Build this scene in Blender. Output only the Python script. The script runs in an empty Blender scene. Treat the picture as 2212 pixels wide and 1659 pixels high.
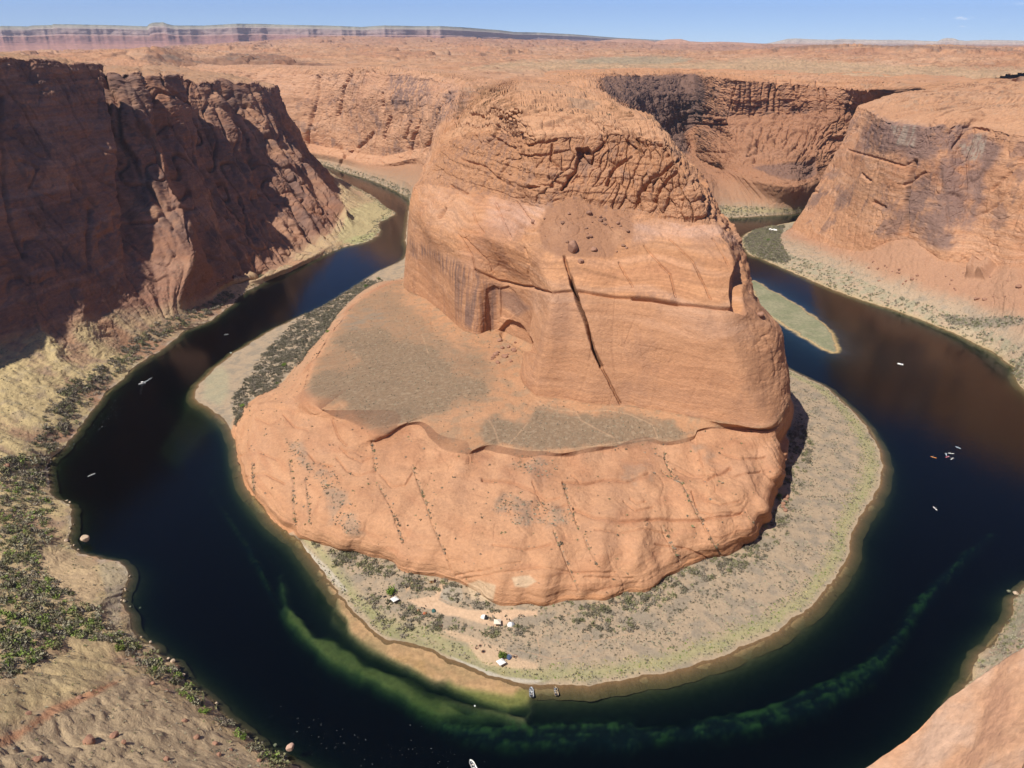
import bpy, math, random
import numpy as np
from mathutils import Vector, Matrix

# ------------------------------------------------------------------ camera, sky, sun, exposure
S = bpy.context.scene
COL = S.collection
Q = 1.0                                   # mesh density
F_PX, CX, CY = 1663.0, 1106.0, 829.5      # focal length and centre in units of a 2212 x 1659 frame
H = 300.0                                 # camera height above the river
HORIZ = 90.0
PITCH = math.atan((CY - HORIZ) / F_PX)
cam = bpy.data.objects.new("camera", bpy.data.cameras.new("camera"))
COL.objects.link(cam)
cam.location = (0, 0, H)
cam.rotation_euler = (math.pi / 2 - PITCH, 0, 0)
cam.data.sensor_width = 36.0
cam.data.lens = 36.0 * F_PX / 2212.0
cam.data.clip_start = 0.5
cam.data.clip_end = 90000.0
S.camera = cam

SUN_AZ = math.atan2(-0.66, -0.75)         # direction towards the sun on the ground plane
SUN_EL = math.radians(54.5)
world = bpy.data.worlds.new("World"); S.world = world
world.use_nodes = True
wn = world.node_tree; wn.nodes.clear()
w_out = wn.nodes.new("ShaderNodeOutputWorld"); w_bg = wn.nodes.new("ShaderNodeBackground")
w_sky = wn.nodes.new("ShaderNodeTexSky"); w_sky.sky_type = 'NISHITA'; w_sky.sun_disc = False
w_sky.sun_elevation = SUN_EL
w_sky.sun_rotation = math.pi / 2 - SUN_AZ
w_sky.altitude = 1200; w_sky.air_density = 0.55; w_sky.dust_density = 0.0; w_sky.ozone_density = 6.0
w_bg.inputs[1].default_value = 0.085
w_tint = wn.nodes.new("ShaderNodeVectorMath"); w_tint.operation = 'MULTIPLY'; w_tint.inputs[1].default_value = (0.97, 0.99, 1.15)   # the camera's white balance
wn.links.new(w_sky.outputs[0], w_tint.inputs[0]); wn.links.new(w_tint.outputs[0], w_bg.inputs[0]); wn.links.new(w_bg.outputs[0], w_out.inputs[0])
def add_clouds():
    N, L = wn.nodes, wn.links
    tc = N.new("ShaderNodeTexCoord"); nz = N.new("ShaderNodeTexNoise"); nz.inputs['Scale'].default_value = 90; nz.inputs['Detail'].default_value = 5
    mp = N.new("ShaderNodeMapping"); mp.inputs['Scale'].default_value = (1, 1, 4); L.new(tc.outputs['Generated'], mp.inputs[0]); L.new(mp.outputs[0], nz.inputs['Vector'])
    acc = None
    for ax, el, wx, wz, st in ((27.92, 1.28, .70, .13, .9), (25.92, 1.26, .40, .08, .8), (28.0, .83, .35, .07, .6), (29.9, 1.15, .5, .08, .2), (30.5, 2.0, .9, .12, .2)):
        u = Vector((math.sin(math.radians(ax))*math.cos(math.radians(el)), math.cos(math.radians(ax))*math.cos(math.radians(el)), math.sin(math.radians(el))))
        sub = N.new("ShaderNodeVectorMath"); sub.operation = 'SUBTRACT'; L.new(tc.outputs['Generated'], sub.inputs[0]); sub.inputs[1].default_value = u
        sc = N.new("ShaderNodeVectorMath"); sc.operation = 'MULTIPLY'; L.new(sub.outputs[0], sc.inputs[0]); a = 57.3
        sc.inputs[1].default_value = (a/wx, a/wx, a/wz)
        ln = N.new("ShaderNodeVectorMath"); ln.operation = 'LENGTH'; L.new(sc.outputs[0], ln.inputs[0])
        mr = N.new("ShaderNodeMapRange"); mr.interpolation_type = 'SMOOTHSTEP'; mr.inputs[1].default_value = 1.0; mr.inputs[2].default_value = 0.0; mr.inputs[3].default_value = 0; mr.inputs[4].default_value = st; L.new(ln.outputs['Value'], mr.inputs[0])
        if acc is None: acc = mr
        else:
            ad = N.new("ShaderNodeMath"); ad.operation = 'ADD'; L.new(acc.outputs[0], ad.inputs[0]); L.new(mr.outputs[0], ad.inputs[1]); acc = ad
    m1 = N.new("ShaderNodeMapRange"); m1.inputs[1].default_value = .4; m1.inputs[2].default_value = .62; L.new(nz.outputs[0], m1.inputs[0])
    mu = N.new("ShaderNodeMath"); mu.operation = 'MULTIPLY'; L.new(m1.outputs[0], mu.inputs[0]); L.new(acc.outputs[0], mu.inputs[1])
    mix = N.new("ShaderNodeMixRGB"); L.new(mu.outputs[0], mix.inputs[0]); L.new(w_tint.outputs[0], mix.inputs[1]); mix.inputs[2].default_value = (13, 13, 13.5, 1)
    L.new(mix.outputs[0], w_bg.inputs[0])
add_clouds()
sun = bpy.data.objects.new("sun", bpy.data.lights.new("sun", 'SUN')); COL.objects.link(sun)
sun.data.energy = 4.0; sun.data.angle = math.radians(0.53); sun.data.color = (1.0, 0.94, 0.84)
sdir = Vector((math.cos(SUN_AZ) * math.cos(SUN_EL), math.sin(SUN_AZ) * math.cos(SUN_EL), math.sin(SUN_EL)))
sun.rotation_euler = sdir.to_track_quat('Z', 'Y').to_euler()
S.view_settings.view_transform = 'Standard'; S.view_settings.look = 'None'
S.view_settings.exposure = 0.55; S.view_settings.gamma = 1.0
S.cycles.max_bounces = 6; S.cycles.transparent_max_bounces = 12

# ------------------------------------------------------------------ maths helpers
CP, SP = math.cos(PITCH), math.sin(PITCH)
def ray(px, py):
    a = (np.asarray(px, float) - CX) / F_PX; b = (np.asarray(py, float) - CY) / F_PX
    return a, CP - b * SP, -(SP + b * CP)
def W(px, py, z):
    a, f, d = ray(px, py); t = (z - H) / d
    return np.array([a * t, f * t, z])
def proj(P):
    x, y, z = P[..., 0], P[..., 1], P[..., 2] - H
    dep = np.maximum(y * CP - z * SP, 0.1)
    return np.stack([CX + F_PX * x / dep, CY - F_PX * (y * SP + z * CP) / dep], -1)

def _hash(ix, iy, iz, seed):
    h = (ix.astype(np.uint32) * np.uint32(374761393) + iy.astype(np.uint32) * np.uint32(668265263)
         + iz.astype(np.uint32) * np.uint32(2147483647 & 0x5bd1e995) + np.uint32(seed * 974634777 & 0xffffffff))
    h = (h ^ (h >> np.uint32(13))) * np.uint32(1274126177)
    h = (h ^ (h >> np.uint32(15))) * np.uint32(2246822519)
    return h ^ (h >> np.uint32(16))
def noise(x, y, z, seed=0):
    x = np.asarray(x, np.float32); y = np.asarray(y, np.float32); z = np.asarray(z, np.float32)
    x, y, z = np.broadcast_arrays(x, y, z)
    sh = x.shape; x = x.ravel(); y = y.ravel(); z = z.ravel()
    out = np.empty(x.shape, np.float32); CH = 400000
    for c in range(0, x.size, CH):
        X, Y, Z = x[c:c+CH], y[c:c+CH], z[c:c+CH]
        xi, yi, zi = np.floor(X), np.floor(Y), np.floor(Z)
        fx, fy, fz = X - xi, Y - yi, Z - zi
        xi = xi.astype(np.int64); yi = yi.astype(np.int64); zi = zi.astype(np.int64)
        u = fx*fx*fx*(fx*(fx*6-15)+10); v = fy*fy*fy*(fy*(fy*6-15)+10); w = fz*fz*fz*(fz*(fz*6-15)+10)
        acc = 0
        for dx in (0, 1):
            for dy in (0, 1):
                for dz in (0, 1):
                    h = _hash(xi+dx, yi+dy, zi+dz, seed)
                    g = (((h & np.uint32(1023)).astype(np.float32) - 511.5) * (fx-dx)
                         + (((h >> np.uint32(10)) & np.uint32(1023)).astype(np.float32) - 511.5) * (fy-dy)
                         + (((h >> np.uint32(20)) & np.uint32(1023)).astype(np.float32) - 511.5) * (fz-dz)) * np.float32(1/511.5)
                    acc = acc + g * (u if dx else 1-u) * (v if dy else 1-v) * (w if dz else 1-w)
        out[c:c+CH] = acc * 1.25
    return out.reshape(sh)
def fbm(x, y, z, octv=4, gain=0.5, seed=0):
    s = 0; a = 1.0; f = 1.0
    for o in range(octv):
        s = s + a * noise(x*f, y*f, z*f, seed + o*17); a *= gain; f *= 2.03
    return s
def worley(x, y, seed=0):
    """2-D cells: distance to the nearest and second nearest point, id of the cell"""
    x = np.asarray(x, np.float32); y = np.asarray(y, np.float32)
    xi, yi = np.floor(x).astype(np.int64), np.floor(y).astype(np.int64)
    f1 = np.full(x.shape, 9, np.float32); f2 = f1.copy(); cid = np.zeros(x.shape, np.float32)
    for dx in (-1, 0, 1):
        for dy in (-1, 0, 1):
            h = _hash(xi+dx, yi+dy, xi*0, seed)
            px = xi + dx + (h & np.uint32(4095)).astype(np.float32) / 4095
            py = yi + dy + ((h >> np.uint32(12)) & np.uint32(4095)).astype(np.float32) / 4095
            d = np.sqrt((px-x)**2 + (py-y)**2).astype(np.float32)
            near = d < f1
            f2 = np.where(near, f1, np.minimum(f2, d))
            cid = np.where(near, (h >> np.uint32(8)).astype(np.float32) / 16777216.0, cid)
            f1 = np.where(near, d, f1)
    return f1, f2, cid
def sstep(a, b, x):
    t = np.clip((x - a) / (b - a), 0, 1); return t*t*(3-2*t)
def lerp(a, b, t): return a + (b - a) * t

def dist_line(Pp, pts, closed=False):
    """distance of 2-D points to a polyline"""
    pts = np.asarray(pts, float); best = np.full(Pp.shape[:-1], 1e9)
    n = len(pts)
    for i in range(n if closed else n-1):
        a, b = pts[i], pts[(i+1) % n]; ab = b - a
        t = np.clip(((Pp[..., 0]-a[0])*ab[0] + (Pp[..., 1]-a[1])*ab[1]) / max(ab@ab, 1e-9), 0, 1)
        best = np.minimum(best, np.hypot(Pp[..., 0]-a[0]-t*ab[0], Pp[..., 1]-a[1]-t*ab[1]))
    return best
def inside(Pp, pts):
    pts = np.asarray(pts, float); c = np.zeros(Pp.shape[:-1], bool); n = len(pts); j = n-1
    x, y = Pp[..., 0], Pp[..., 1]
    for i in range(n):
        xi, yi = pts[i]; xj, yj = pts[j]
        if yi != yj:
            c ^= ((yi > y) != (yj > y)) & (x < (xj-xi)*(y-yi)/(yj-yi)+xi)
        j = i
    return c
def poly_mask(Pp, pts, feather=6.0, wob=None):
    """soft mask of a polygon in frame units, its edge shifted by wob"""
    pts = np.asarray(pts, float); m = np.zeros(Pp.shape[:-1], np.float32)
    lo, hi = pts.min(0)-feather*2-14, pts.max(0)+feather*2+14
    sel = (Pp[..., 0] > lo[0]) & (Pp[..., 0] < hi[0]) & (Pp[..., 1] > lo[1]) & (Pp[..., 1] < hi[1])
    if not sel.any(): return m
    q = Pp[sel]; d = dist_line(q, pts, True); d = np.where(inside(q, pts), d, -d)
    if wob is not None: d = d + wob[sel]
    m[sel] = sstep(-feather, feather, d); return m
def line_mask(Pp, pts, width, wob=None):
    pts = np.asarray(pts, float); m = np.zeros(Pp.shape[:-1], np.float32)
    lo, hi = pts.min(0)-width*4-6, pts.max(0)+width*4+6
    sel = (Pp[..., 0] > lo[0]) & (Pp[..., 0] < hi[0]) & (Pp[..., 1] > lo[1]) & (Pp[..., 1] < hi[1])
    if not sel.any(): return m
    q = Pp[sel]
    if wob is not None: q = q + wob[sel][:, None] * np.array([1.0, 0.3])
    d = dist_line(q, pts); m[sel] = np.exp(-(d/width)**2); return m

# contours -------------------------------------------------------------
class Contour:
    """curve through points given as (s, px, py, z) in the frame or (s, 'w', x, y, z) in metres"""
    def __init__(self, pts):
        self.s = np.array([p[0] for p in pts], float); self.P = []
        for p in pts:
            if p[1] == 'w': self.P.append(np.array(p[2:5], float))
            else: self.P.append(W(p[1], p[2], p[3]))
        self.P = np.array(self.P)
    def __call__(self, s):
        s = np.asarray(s, float); k = np.clip(np.searchsorted(self.s, s, side='right')-1, 0, len(self.s)-2)
        x, P = self.s, self.P; d = (P[1:]-P[:-1]) / (x[1:]-x[:-1])[:, None]
        m = np.empty_like(P); m[0] = d[0]; m[-1] = d[-1]
        h = x[1:]-x[:-1]
        # monotone-limited tangents keep the traced corners from overshooting
        w1 = (2*h[1:]+h[:-1])[:, None]; w2 = (h[1:]+2*h[:-1])[:, None]
        same = d[:-1]*d[1:] > 0
        with np.errstate(divide='ignore', invalid='ignore'):
            hm = (w1+w2) / (w1/d[:-1] + w2/d[1:])
        m[1:-1] = np.where(same, hm, 0.25*(d[:-1]+d[1:]))
        t = ((s-x[k])/h[k])[:, None]; H0 = h[k][:, None]
        return ((2*t**3-3*t**2+1)*P[k] + (t**3-2*t**2+t)*H0*m[k] + (-2*t**3+3*t**2)*P[k+1] + (t**3-t**2)*H0*m[k+1])
def slope_pts(prev, pts):
    """(s, px, py, degrees): height follows from the slope above the contour below"""
    out = []
    for p in pts:
        if p[1] == 'w': out.append(p); continue
        s, px, py, deg = p
        a, f, d = ray(px, py); hl = math.hypot(a, f); q = -d / hl
        pp = prev(np.array([s]))[0]; r0 = math.hypot(pp[0], pp[1]); t = math.tan(math.radians(deg))
        z = (pp[2] + t * (H/q - r0)) / (1 + t/q)
        out.append((s, px, py, z))
    return out

def loft(rows, ssamp, counts, sharp):
    """rows: list of (Nu,3); counts: samples per interval; sharp: indices of rows with a crease"""
    R = np.stack(rows); n = len(rows)
    # tangents in v, scaled by interval length
    d = R[1:] - R[:-1]; L = np.linalg.norm(d, axis=-1, keepdims=True) + 1e-6
    tan_lo = np.empty_like(R); tan_hi = np.empty_like(R)   # leaving / arriving, per unit length
    u = d / L
    for i in range(n):
        if i == 0: t0 = t1 = u[0]
        elif i == n-1: t0 = t1 = u[-1]
        elif i in sharp: t1, t0 = u[i-1], u[i]
        else:
            t0 = t1 = (u[i-1]*L[i] + u[i]*L[i-1]) / (L[i]+L[i-1])
        tan_lo[i], tan_hi[i] = t0, t1
    out = []; kk = []
    for i in range(n-1):
        c = max(2, int(round(counts[i]*Q)))
        for j in range(c):
            t = j / c
            m0 = tan_lo[i]*L[i]*0.8; m1 = tan_hi[i+1]*L[i]*0.8
            out.append((2*t**3-3*t**2+1)*R[i] + (t**3-2*t**2+t)*m0 + (-2*t**3+3*t**2)*R[i+1] + (t**3-t**2)*m1); kk.append(i+t)
    out.append(R[-1]); kk.append(n-1.0)
    return np.stack(out), np.array(kk)

def grid_normals(G):
    du = np.empty_like(G); dv = np.empty_like(G)
    du[:, 1:-1] = G[:, 2:]-G[:, :-2]; du[:, 0] = G[:, 1]-G[:, 0]; du[:, -1] = G[:, -1]-G[:, -2]
    dv[1:-1] = G[2:]-G[:-2]; dv[0] = G[1]-G[0]; dv[-1] = G[-1]-G[-2]
    N = np.cross(du, dv); N /= np.linalg.norm(N, axis=-1, keepdims=True)+1e-9
    return N
def smooth_grid(A, n):
    for _ in range(n):
        A[1:-1] = 0.25*A[:-2]+0.5*A[1:-1]+0.25*A[2:]
        A[:, 1:-1] = 0.25*A[:, :-2]+0.5*A[:, 1:-1]+0.25*A[:, 2:]
    return A
def build_grid(name, G, col, mat, keep=None, smooth=True, kind='structure', flip=False):
    nv, nu = G.shape[:2]
    me = bpy.data.meshes.new(name)
    idx = np.arange(nv*nu).reshape(nv, nu)
    q = np.stack([idx[:-1, :-1], idx[:-1, 1:], idx[1:, 1:], idx[1:, :-1]], -1).reshape(-1, 4)
    if flip: q = q[:, ::-1]
    if keep is not None: q = q[keep[:-1, :-1].ravel()]
    me.vertices.add(nv*nu); me.vertices.foreach_set("co", G.reshape(-1).astype(np.float32))
    me.loops.add(q.size); me.loops.foreach_set("vertex_index", q.ravel().astype(np.int32))
    me.polygons.add(len(q)); me.polygons.foreach_set("loop_start", np.arange(0, q.size, 4, dtype=np.int32))
    me.polygons.foreach_set("use_smooth", np.full(len(q), smooth))
    me.update(calc_edges=True)
    if col is not None:
        at = me.color_attributes.new("Col", 'FLOAT_COLOR', 'POINT')
        c4 = np.ones((nv*nu, 4), np.float32); c4[:, :3] = np.clip(col.reshape(-1, 3), 0, 1); at.data.foreach_set("color", c4.ravel())
    me.materials.append(mat)
    o = bpy.data.objects.new(name, me); COL.objects.link(o); o['kind'] = kind
    return o

# ------------------------------------------------------------------ materials
def new_mat(name):
    m = bpy.data.materials.new(name); m.use_nodes = True; nt = m.node_tree; nt.nodes.clear()
    return m, nt, nt.nodes, nt.links
def mat_ground(name, scale=1.0, bump=0.5, contrast=0.35, bump_dist=1.0):
    """vertex base colour broken up by two sizes of noise, with relief"""
    m, nt, N, L = new_mat(name)
    out = N.new("ShaderNodeOutputMaterial"); b = N.new("ShaderNodeBsdfPrincipled")
    b.inputs['Roughness'].default_value = 0.95; b.inputs['Specular IOR Level'].default_value = 0.15
    at = N.new("ShaderNodeVertexColor"); at.layer_name = "Col"
    g = N.new("ShaderNodeNewGeometry")
    mp = N.new("ShaderNodeMapping"); mp.inputs['Scale'].default_value = (1, 1, 2.2)
    L.new(g.outputs['Position'], mp.inputs[0])
    n1 = N.new("ShaderNodeTexNoise"); n1.inputs['Scale'].default_value = 0.35*scale; n1.inputs['Detail'].default_value = 8; n1.inputs['Roughness'].default_value = 0.7
    L.new(mp.outputs[0], n1.inputs['Vector'])
    mr = N.new("ShaderNodeMapRange"); mr.inputs[1].default_value = 0.25; mr.inputs[2].default_value = 0.75
    mr.inputs[3].default_value = 1-contrast; mr.inputs[4].default_value = 1+contrast*0.7
    L.new(n1.outputs[0], mr.inputs[0])
    mx = N.new("ShaderNodeVectorMath"); mx.operation = 'SCALE'
    L.new(at.outputs[0], mx.inputs[0]); L.new(mr.outputs[0], mx.inputs['Scale'])
    L.new(mx.outputs[0], b.inputs['Base Color'])
    n2 = N.new("ShaderNodeTexNoise"); n2.inputs['Scale'].default_value = 0.6*scale; n2.inputs['Detail'].default_value = 10; n2.inputs['Roughness'].default_value = 0.65
    L.new(mp.outputs[0], n2.inputs['Vector'])
    bp = N.new("ShaderNodeBump"); bp.inputs['Strength'].default_value = bump; bp.inputs['Distance'].default_value = bump_dist
    L.new(n2.outputs[0], bp.inputs['Height']); L.new(bp.outputs[0], b.inputs['Normal'])
    L.new(b.outputs[0], out.inputs[0])
    return m
M_ROCK = mat_ground("sandstone", scale=1.3, contrast=0.22, bump=0.7, bump_dist=.9)
M_FAR = mat_ground("far_sandstone", scale=0.06, bump=0.4, bump_dist=8)
M_NEAR = mat_ground("near_sandstone", scale=6.0, bump=0.5, bump_dist=0.15, contrast=0.25)
M_BED = mat_ground("river_bed", contrast=0.4, bump=0.2)
# ------------------------------------------------------------------ contours of the inner side of the bend: far wall, butte, far wall
K0 = Contour([(0,'w',-1000,2350,0),(.3,'w',-650,2180,0),(.5,690,355,0),(.75,740,371,0),(1,800,389,0),(1.3,845,408,0),(1.5,885,432,0),
 (2,'w',-196,1450,0),(2.5,'w',-178,1270,0),(3,872,559,0),(3.15,820,585,0),(3.3,700,660,0),(3.45,600,706,0),(3.6,530,747,0),(3.7,462,795,0),
 (3.78,428,832,0),(3.85,420,862,0),(3.92,455,884,0),(4,495,920,0),(4.2,506,945,0),(4.4,531,1047,0),(4.6,600,1132,0),(4.7,645,1168,0),(4.8,700,1240,0),
 (5,765,1325,0),(5.15,830,1380,0),(5.3,900,1396,0),(5.5,990,1432,0),(5.75,1080,1467,0),(6,1180,1480,0),(6.25,1290,1476,0),(6.5,1400,1462,0),(6.75,1520,1435,0),
 (7,1640,1388,0),(7.2,1730,1332,0),(7.4,1800,1260,0),(7.55,1836,1200,0),(7.65,1840,1150,0),(7.8,1885,1085,0),(7.9,1907,1030,0),(8.05,1900,970,0),
 (8.2,1865,910,0),(8.35,1800,848,0),(8.5,1722,805,0),(8.65,'w',265,750,0),(8.8,'w',240,840,0),(9,'w',232,950,0),(9.25,'w',262,1150,0),
 (9.6,'w',330,1330,0),(10,1560,472,0),(10.5,1615,469,0),(11,1715,462,0),(11.5,'w',690,1590,0),(12,'w',850,1650,0),(13,'w',1300,1800,0)])
K1 = Contour([(0,'w',-1000,2400,20),(.5,700,345,12),(1,800,372,15),(1.5,880,395,25),(2,'w',-175,1470,25),(2.5,'w',-160,1270,12),(3,873,592,6),
 (3.15,810,620,6),(3.3,745,665,6),(3.45,700,715,6),(3.6,655,765,6),(3.75,610,825,5),(3.85,565,848,4),(4,515,893,2),(4.2,508,935,1.5),(4.4,534,1043,1.5),(4.6,604,1128,1.5),
 (4.72,665,1168,3),(4.85,740,1188,4),(5,800,1200,4),(5.25,900,1240,5),(5.5,990,1262,5),(5.75,1085,1303,5),(6,1180,1308,5),(6.25,1270,1300,5),(6.5,1370,1280,5),
 (6.75,1470,1235,5),(7,1540,1203,5),(7.2,1600,1190,5),(7.4,1650,1135,5),(7.6,1685,1060,5),(7.8,1697,1000,5),(8,1703,945,5),(8.3,1708,860,5),
 (8.6,'w',236,700,5),(9,'w',210,900,6),(9.25,'w',225,1120,15),(9.6,'w',290,1330,20),(10,1552,430,25),(10.5,1610,430,25),(11,1712,440,20),(11.5,'w',690,1615,25),(12,'w',840,1668,25),(13,'w',1300,1825,25)])
K1b = Contour([(0,'w',-1000,2430,40),(.5,705,335,25),(1,812,358,28),(1.5,905,352,50),(2,'w',-150,1480,60),(2.5,'w',-145,1270,30),(3,873,598,12),
 (3.15,815,612,14),(3.3,752,655,14),(3.45,706,708,14),(3.6,662,762,15),(3.75,618,825,13),(3.85,572,852,11),(4,524,885,8),(4.2,514,925,5),(4.4,540,1034,6),(4.6,610,1119,6),
 (4.72,668,1160,7),(4.85,741,1180,8),(5,801,1192,8),(5.25,900,1231,8),(5.5,990,1253,8),(5.75,1085,1293,8),(6,1180,1298,8),(6.25,1270,1290,8),(6.5,1368,1270,8),
 (6.75,1467,1226,8),(7,1534,1190,11),(7.2,1592,1170,15),(7.4,1643,1112,22),(7.6,1668,1035,29),(7.8,1679,1000,33),(8,1678,955,38),(8.3,1696,850,42),
 (8.6,'w',215,735,50),(9,'w',180,900,45),(9.25,'w',205,1120,30),(9.6,'w',270,1335,45),(10,1545,388,48),(10.5,1580,382,56),(10.75,1612,385,60),(11,1702,402,55),(11.5,'w',688,1640,50),(12,'w',830,1684,50),(13,'w',1300,1840,55)])
K2 = Contour([(0,'w',-1000,2440,50),(.5,706,332,28),(1,813,354,32),(1.5,910,342,62),(2,'w',-140,1485,68),(2.5,'w',-138,1270,40),(3,872,605,22),
 (3.15,850,612,24),(3.3,772,652,25),(3.45,716,715,29),(3.6,676,778,32),(3.75,658,825,36),(3.9,660,858,40),(4,680,877,42),(4.3,771,921,43),(4.45,811,941,43),
 (4.6,863,925,43),(4.75,902,918,43),(4.86,928,948,42),(5,955,972,41),(5.2,1010,984,41),(5.4,1049,972,41),(5.7,1133,987,40),(6,1216,986,40),
 (6.35,1313,970,40),(6.6,1390,955,41),(6.85,1452,963,40),(7.05,1497,947,41),(7.12,1506,932,44),(7.5,1580,927,46),(8,1670,926,48),(8.3,1699,825,56),
 (8.6,'w',210,750,62),(9,'w',172,900,55),(9.25,'w',200,1120,45),(9.6,'w',262,1340,60),(10,1532,374,52),(10.5,1565,372,60),(10.75,1607,377,64),(11,1692,390,62),(11.5,'w',686,1650,58),(12,'w',826,1690,58),(13,'w',1300,1850,62)])
K4 = Contour([(0,'w',-1000,2460,70),(.5,709,318,38),(1,816,336,46),(1.5,917,322,82),(2,'w',-130,1492,88),(2.5,'w',-130,1270,62),(3,874,612,30),
 (3.3,924,649,38),(3.6,970,687,45),(3.85,1008,717,50),(4,1034,723,51),(4.1,1059,714,52),(4.25,1100,728,52),(4.4,1152,763,53),(4.5,1125,800,52),(4.65,1128,825,52),
 (4.8,1157,858,51),(5.2,1216,866,50),(5.6,1285,876,50),(6,1341,877,50),(6.3,1390,884,50),(6.8,1459,897,50),(7.3,1528,909,51),(7.6,1580,917,52),(8,1664,919,53),
 (8.3,1697,800,62),(8.6,'w',206,765,72),(9,'w',168,900,66),(9.25,'w',195,1120,60),(9.6,'w',250,1350,85),(10,1468,328,48),(10.5,1502,337,40),(10.62,1545,350,64),(10.75,1602,346,82),(11,1690,344,85),(11.5,'w',684,1662,95),(12,'w',822,1696,95),(13,'w',1300,1860,95)])
K5 = Contour(slope_pts(K4, [(0,'w',-1000,2468,110),(.5,'w',-490,2163,90),(1,'w',-335,1965,100),(1.5,'w',-190,1752,125),(2,'w',-124,1494,130),(2.5,'w',-122,1270,120),
 (3,884,470,82),(3.3,914,506,82),(3.6,955,535,80),(3.85,1006,570,80),(4,1034,588,80),(4.2,1085,603,79),(4.4,1143,620,76),(4.8,1190,628,68),(5.2,1232,633,67),(5.6,1280,637,66),(6,1329,642,66),
 (6.5,1400,650,66),(7,1470,657,66),(7.5,1530,663,66),(8,1585,670,66),(8.15,1645,680,70),(8.3,1682,704,74)]) + [
 (8.6,'w',190,775,108),(9,'w',158,900,110),(9.25,'w',185,1120,110),(9.6,'w',240,1420,120),(10,1455,288,84),(10.5,1502,292,74),(10.62,1550,322,84),(10.75,1590,322,95),(11,1690,335,90),(11.5,'w',682,1675,102),(12,'w',816,1704,102),(13,'w',1300,1870,100)])
K6 = Contour(slope_pts(K5, [(0,'w',-1000,2476,140),(.5,'w',-488,2168,125),(1,'w',-339,1971,140),(1.5,'w',-184,1748,155),(2,'w',-118,1496,155),(2.5,'w',-116,1272,145),
 (3,889,435,65),(3.3,908,488,60),(3.6,950,503,50),(4,1010,512,45),(4.4,1085,525,42),(5,1202,552,40),(5.5,1285,557,40),(6,1350,561,40),(7,1480,569,38),(8,1585,580,38),(8.15,1620,640,25),(8.3,1640,650,25)]) + [
 (8.6,'w',178,790,135),(9,'w',150,900,140),(9.25,'w',178,1120,140),(9.6,'w',236,1500,145),(10,1438,246,130),(10.5,1502,246,124),(10.62,1552,272,122),(10.75,1575,275,130),(11,1690,268,137),(11.5,'w',680,1695,150),(12,'w',806,1714,150),(13,'w',1300,1890,150)])
K7 = Contour(slope_pts(K6, [(0,'w',-1000,2484,165),(.5,'w',-486,2172,160),(1,'w',-345,1977,175),(1.5,'w',-178,1743,180),(2,'w',-108,1498,180),(2.5,'w',-106,1280,175),
 (3,898,398,40),(3.3,918,388,28),(3.6,960,396,25),(4,1010,405,24),(4.4,1075,420,24),(4.8,1150,437,24),(5.1,1190,442,25),(5.4,1240,424,26),(5.8,1290,444,25),
 (6.5,1384,456,24),(7,1440,468,24),(7.5,1490,474,24),(8,1540,475,24),(8.3,1600,530,35)]) + [
 (8.6,'w',166,810,170),(9,'w',142,900,178),(9.25,'w',170,1120,180),(9.6,'w',232,1600,180),(10,1420,205,176),(10.5,1502,206,170),(10.62,1550,245,150),(10.75,1568,252,148),(11,1690,248,152),(11.5,'w',676,1710,165),(12,'w',790,1724,165),(13,'w',1290,1910,160)])
K8 = Contour(slope_pts(K7, [(0,'w',-1000,2500,225),(.5,690,160,222),(.75,740,157,226),(1,790,156,230),(1.25,860,160,228),(1.5,930,172,226),(1.75,975,180,227),(2,1000,188,227),(2.5,'w',-92,1290,226),
 (3,958,312,60),(3.3,972,304,60),(3.6,1000,290,58),(4,1040,283,58),(4.5,1100,290,58),(5,1165,300,58),(5.5,1245,292,60),(6,1300,287,58),(6.5,1345,290,58),(7,1390,297,57),(7.5,1425,302,56),(8,1455,318,55),(8.3,1497,366,50)]) + [
 (8.6,'w',156,830,210),(8.9,'w',150,930,220),(9.2,'w',146,1250,226),(9.5,'w',190,1800,228),(9.75,1340,162,226),(10,1400,160,222),(10.5,1500,160,218),(10.62,1530,164,222),(10.75,1580,168,228),(11,1650,176,220),(11.5,1800,184,216),(12,1890,195,213),(13,'w',1250,1950,212)])
K9 = Contour(slope_pts(K8, [(0,'w',-1000,2510,229),(.5,690,156,224),(.75,740,153,229),(1,790,152,233),(1.25,860,156,231),(1.5,930,168,229),(1.75,978,176,229),(2,1003,184,229),(2.5,'w',-82,1295,229),
 (3,988,265,25),(3.5,1008,242,25),(4,1035,224,25),(5,1120,226,25),(6,1240,240,25),(7,1350,262,24),(7.5,1395,266,24),(8,1422,276,25),(8.3,1440,300,30)]) + [
 (8.6,'w',148,850,219),(8.9,'w',142,935,224),(9.2,'w',140,1255,229),(9.5,'w',180,1810,231),(9.75,1340,159,228),(10,1400,158,224),(10.5,1502,158,219),(10.62,1534,162,223),(10.75,1584,165,229),(11,1654,173,222),(11.5,1800,181,218),(12,1890,192,215),(13,'w',1250,1960,214)])
K10 = Contour(slope_pts(K9, [(0,'w',-1000,2550,231),(.5,690,150,226),(1,790,147,234),(1.5,940,160,231),(2,1012,176,230),(2.5,'w',-62,1320,230),
 (3,1022,218,6),(4,1058,196,6),(5,1120,197,6),(6,1200,201,6),(7,1290,207,6),(7.5,1335,221,7),(8,1398,243,8),(8.3,1414,256,10)]) + [
 (8.6,'w',138,870,225),(8.9,'w',130,945,228),(9.2,'w',128,1262,230),(9.5,'w',150,1840,232),(9.75,1340,154,229),(10,1405,155,225),(10.5,1510,155,219),(10.75,1590,160,228),(11,1660,167,224),(11.5,1800,175,220),(12,1890,186,217),(13,'w',1250,1990,216)])
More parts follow.
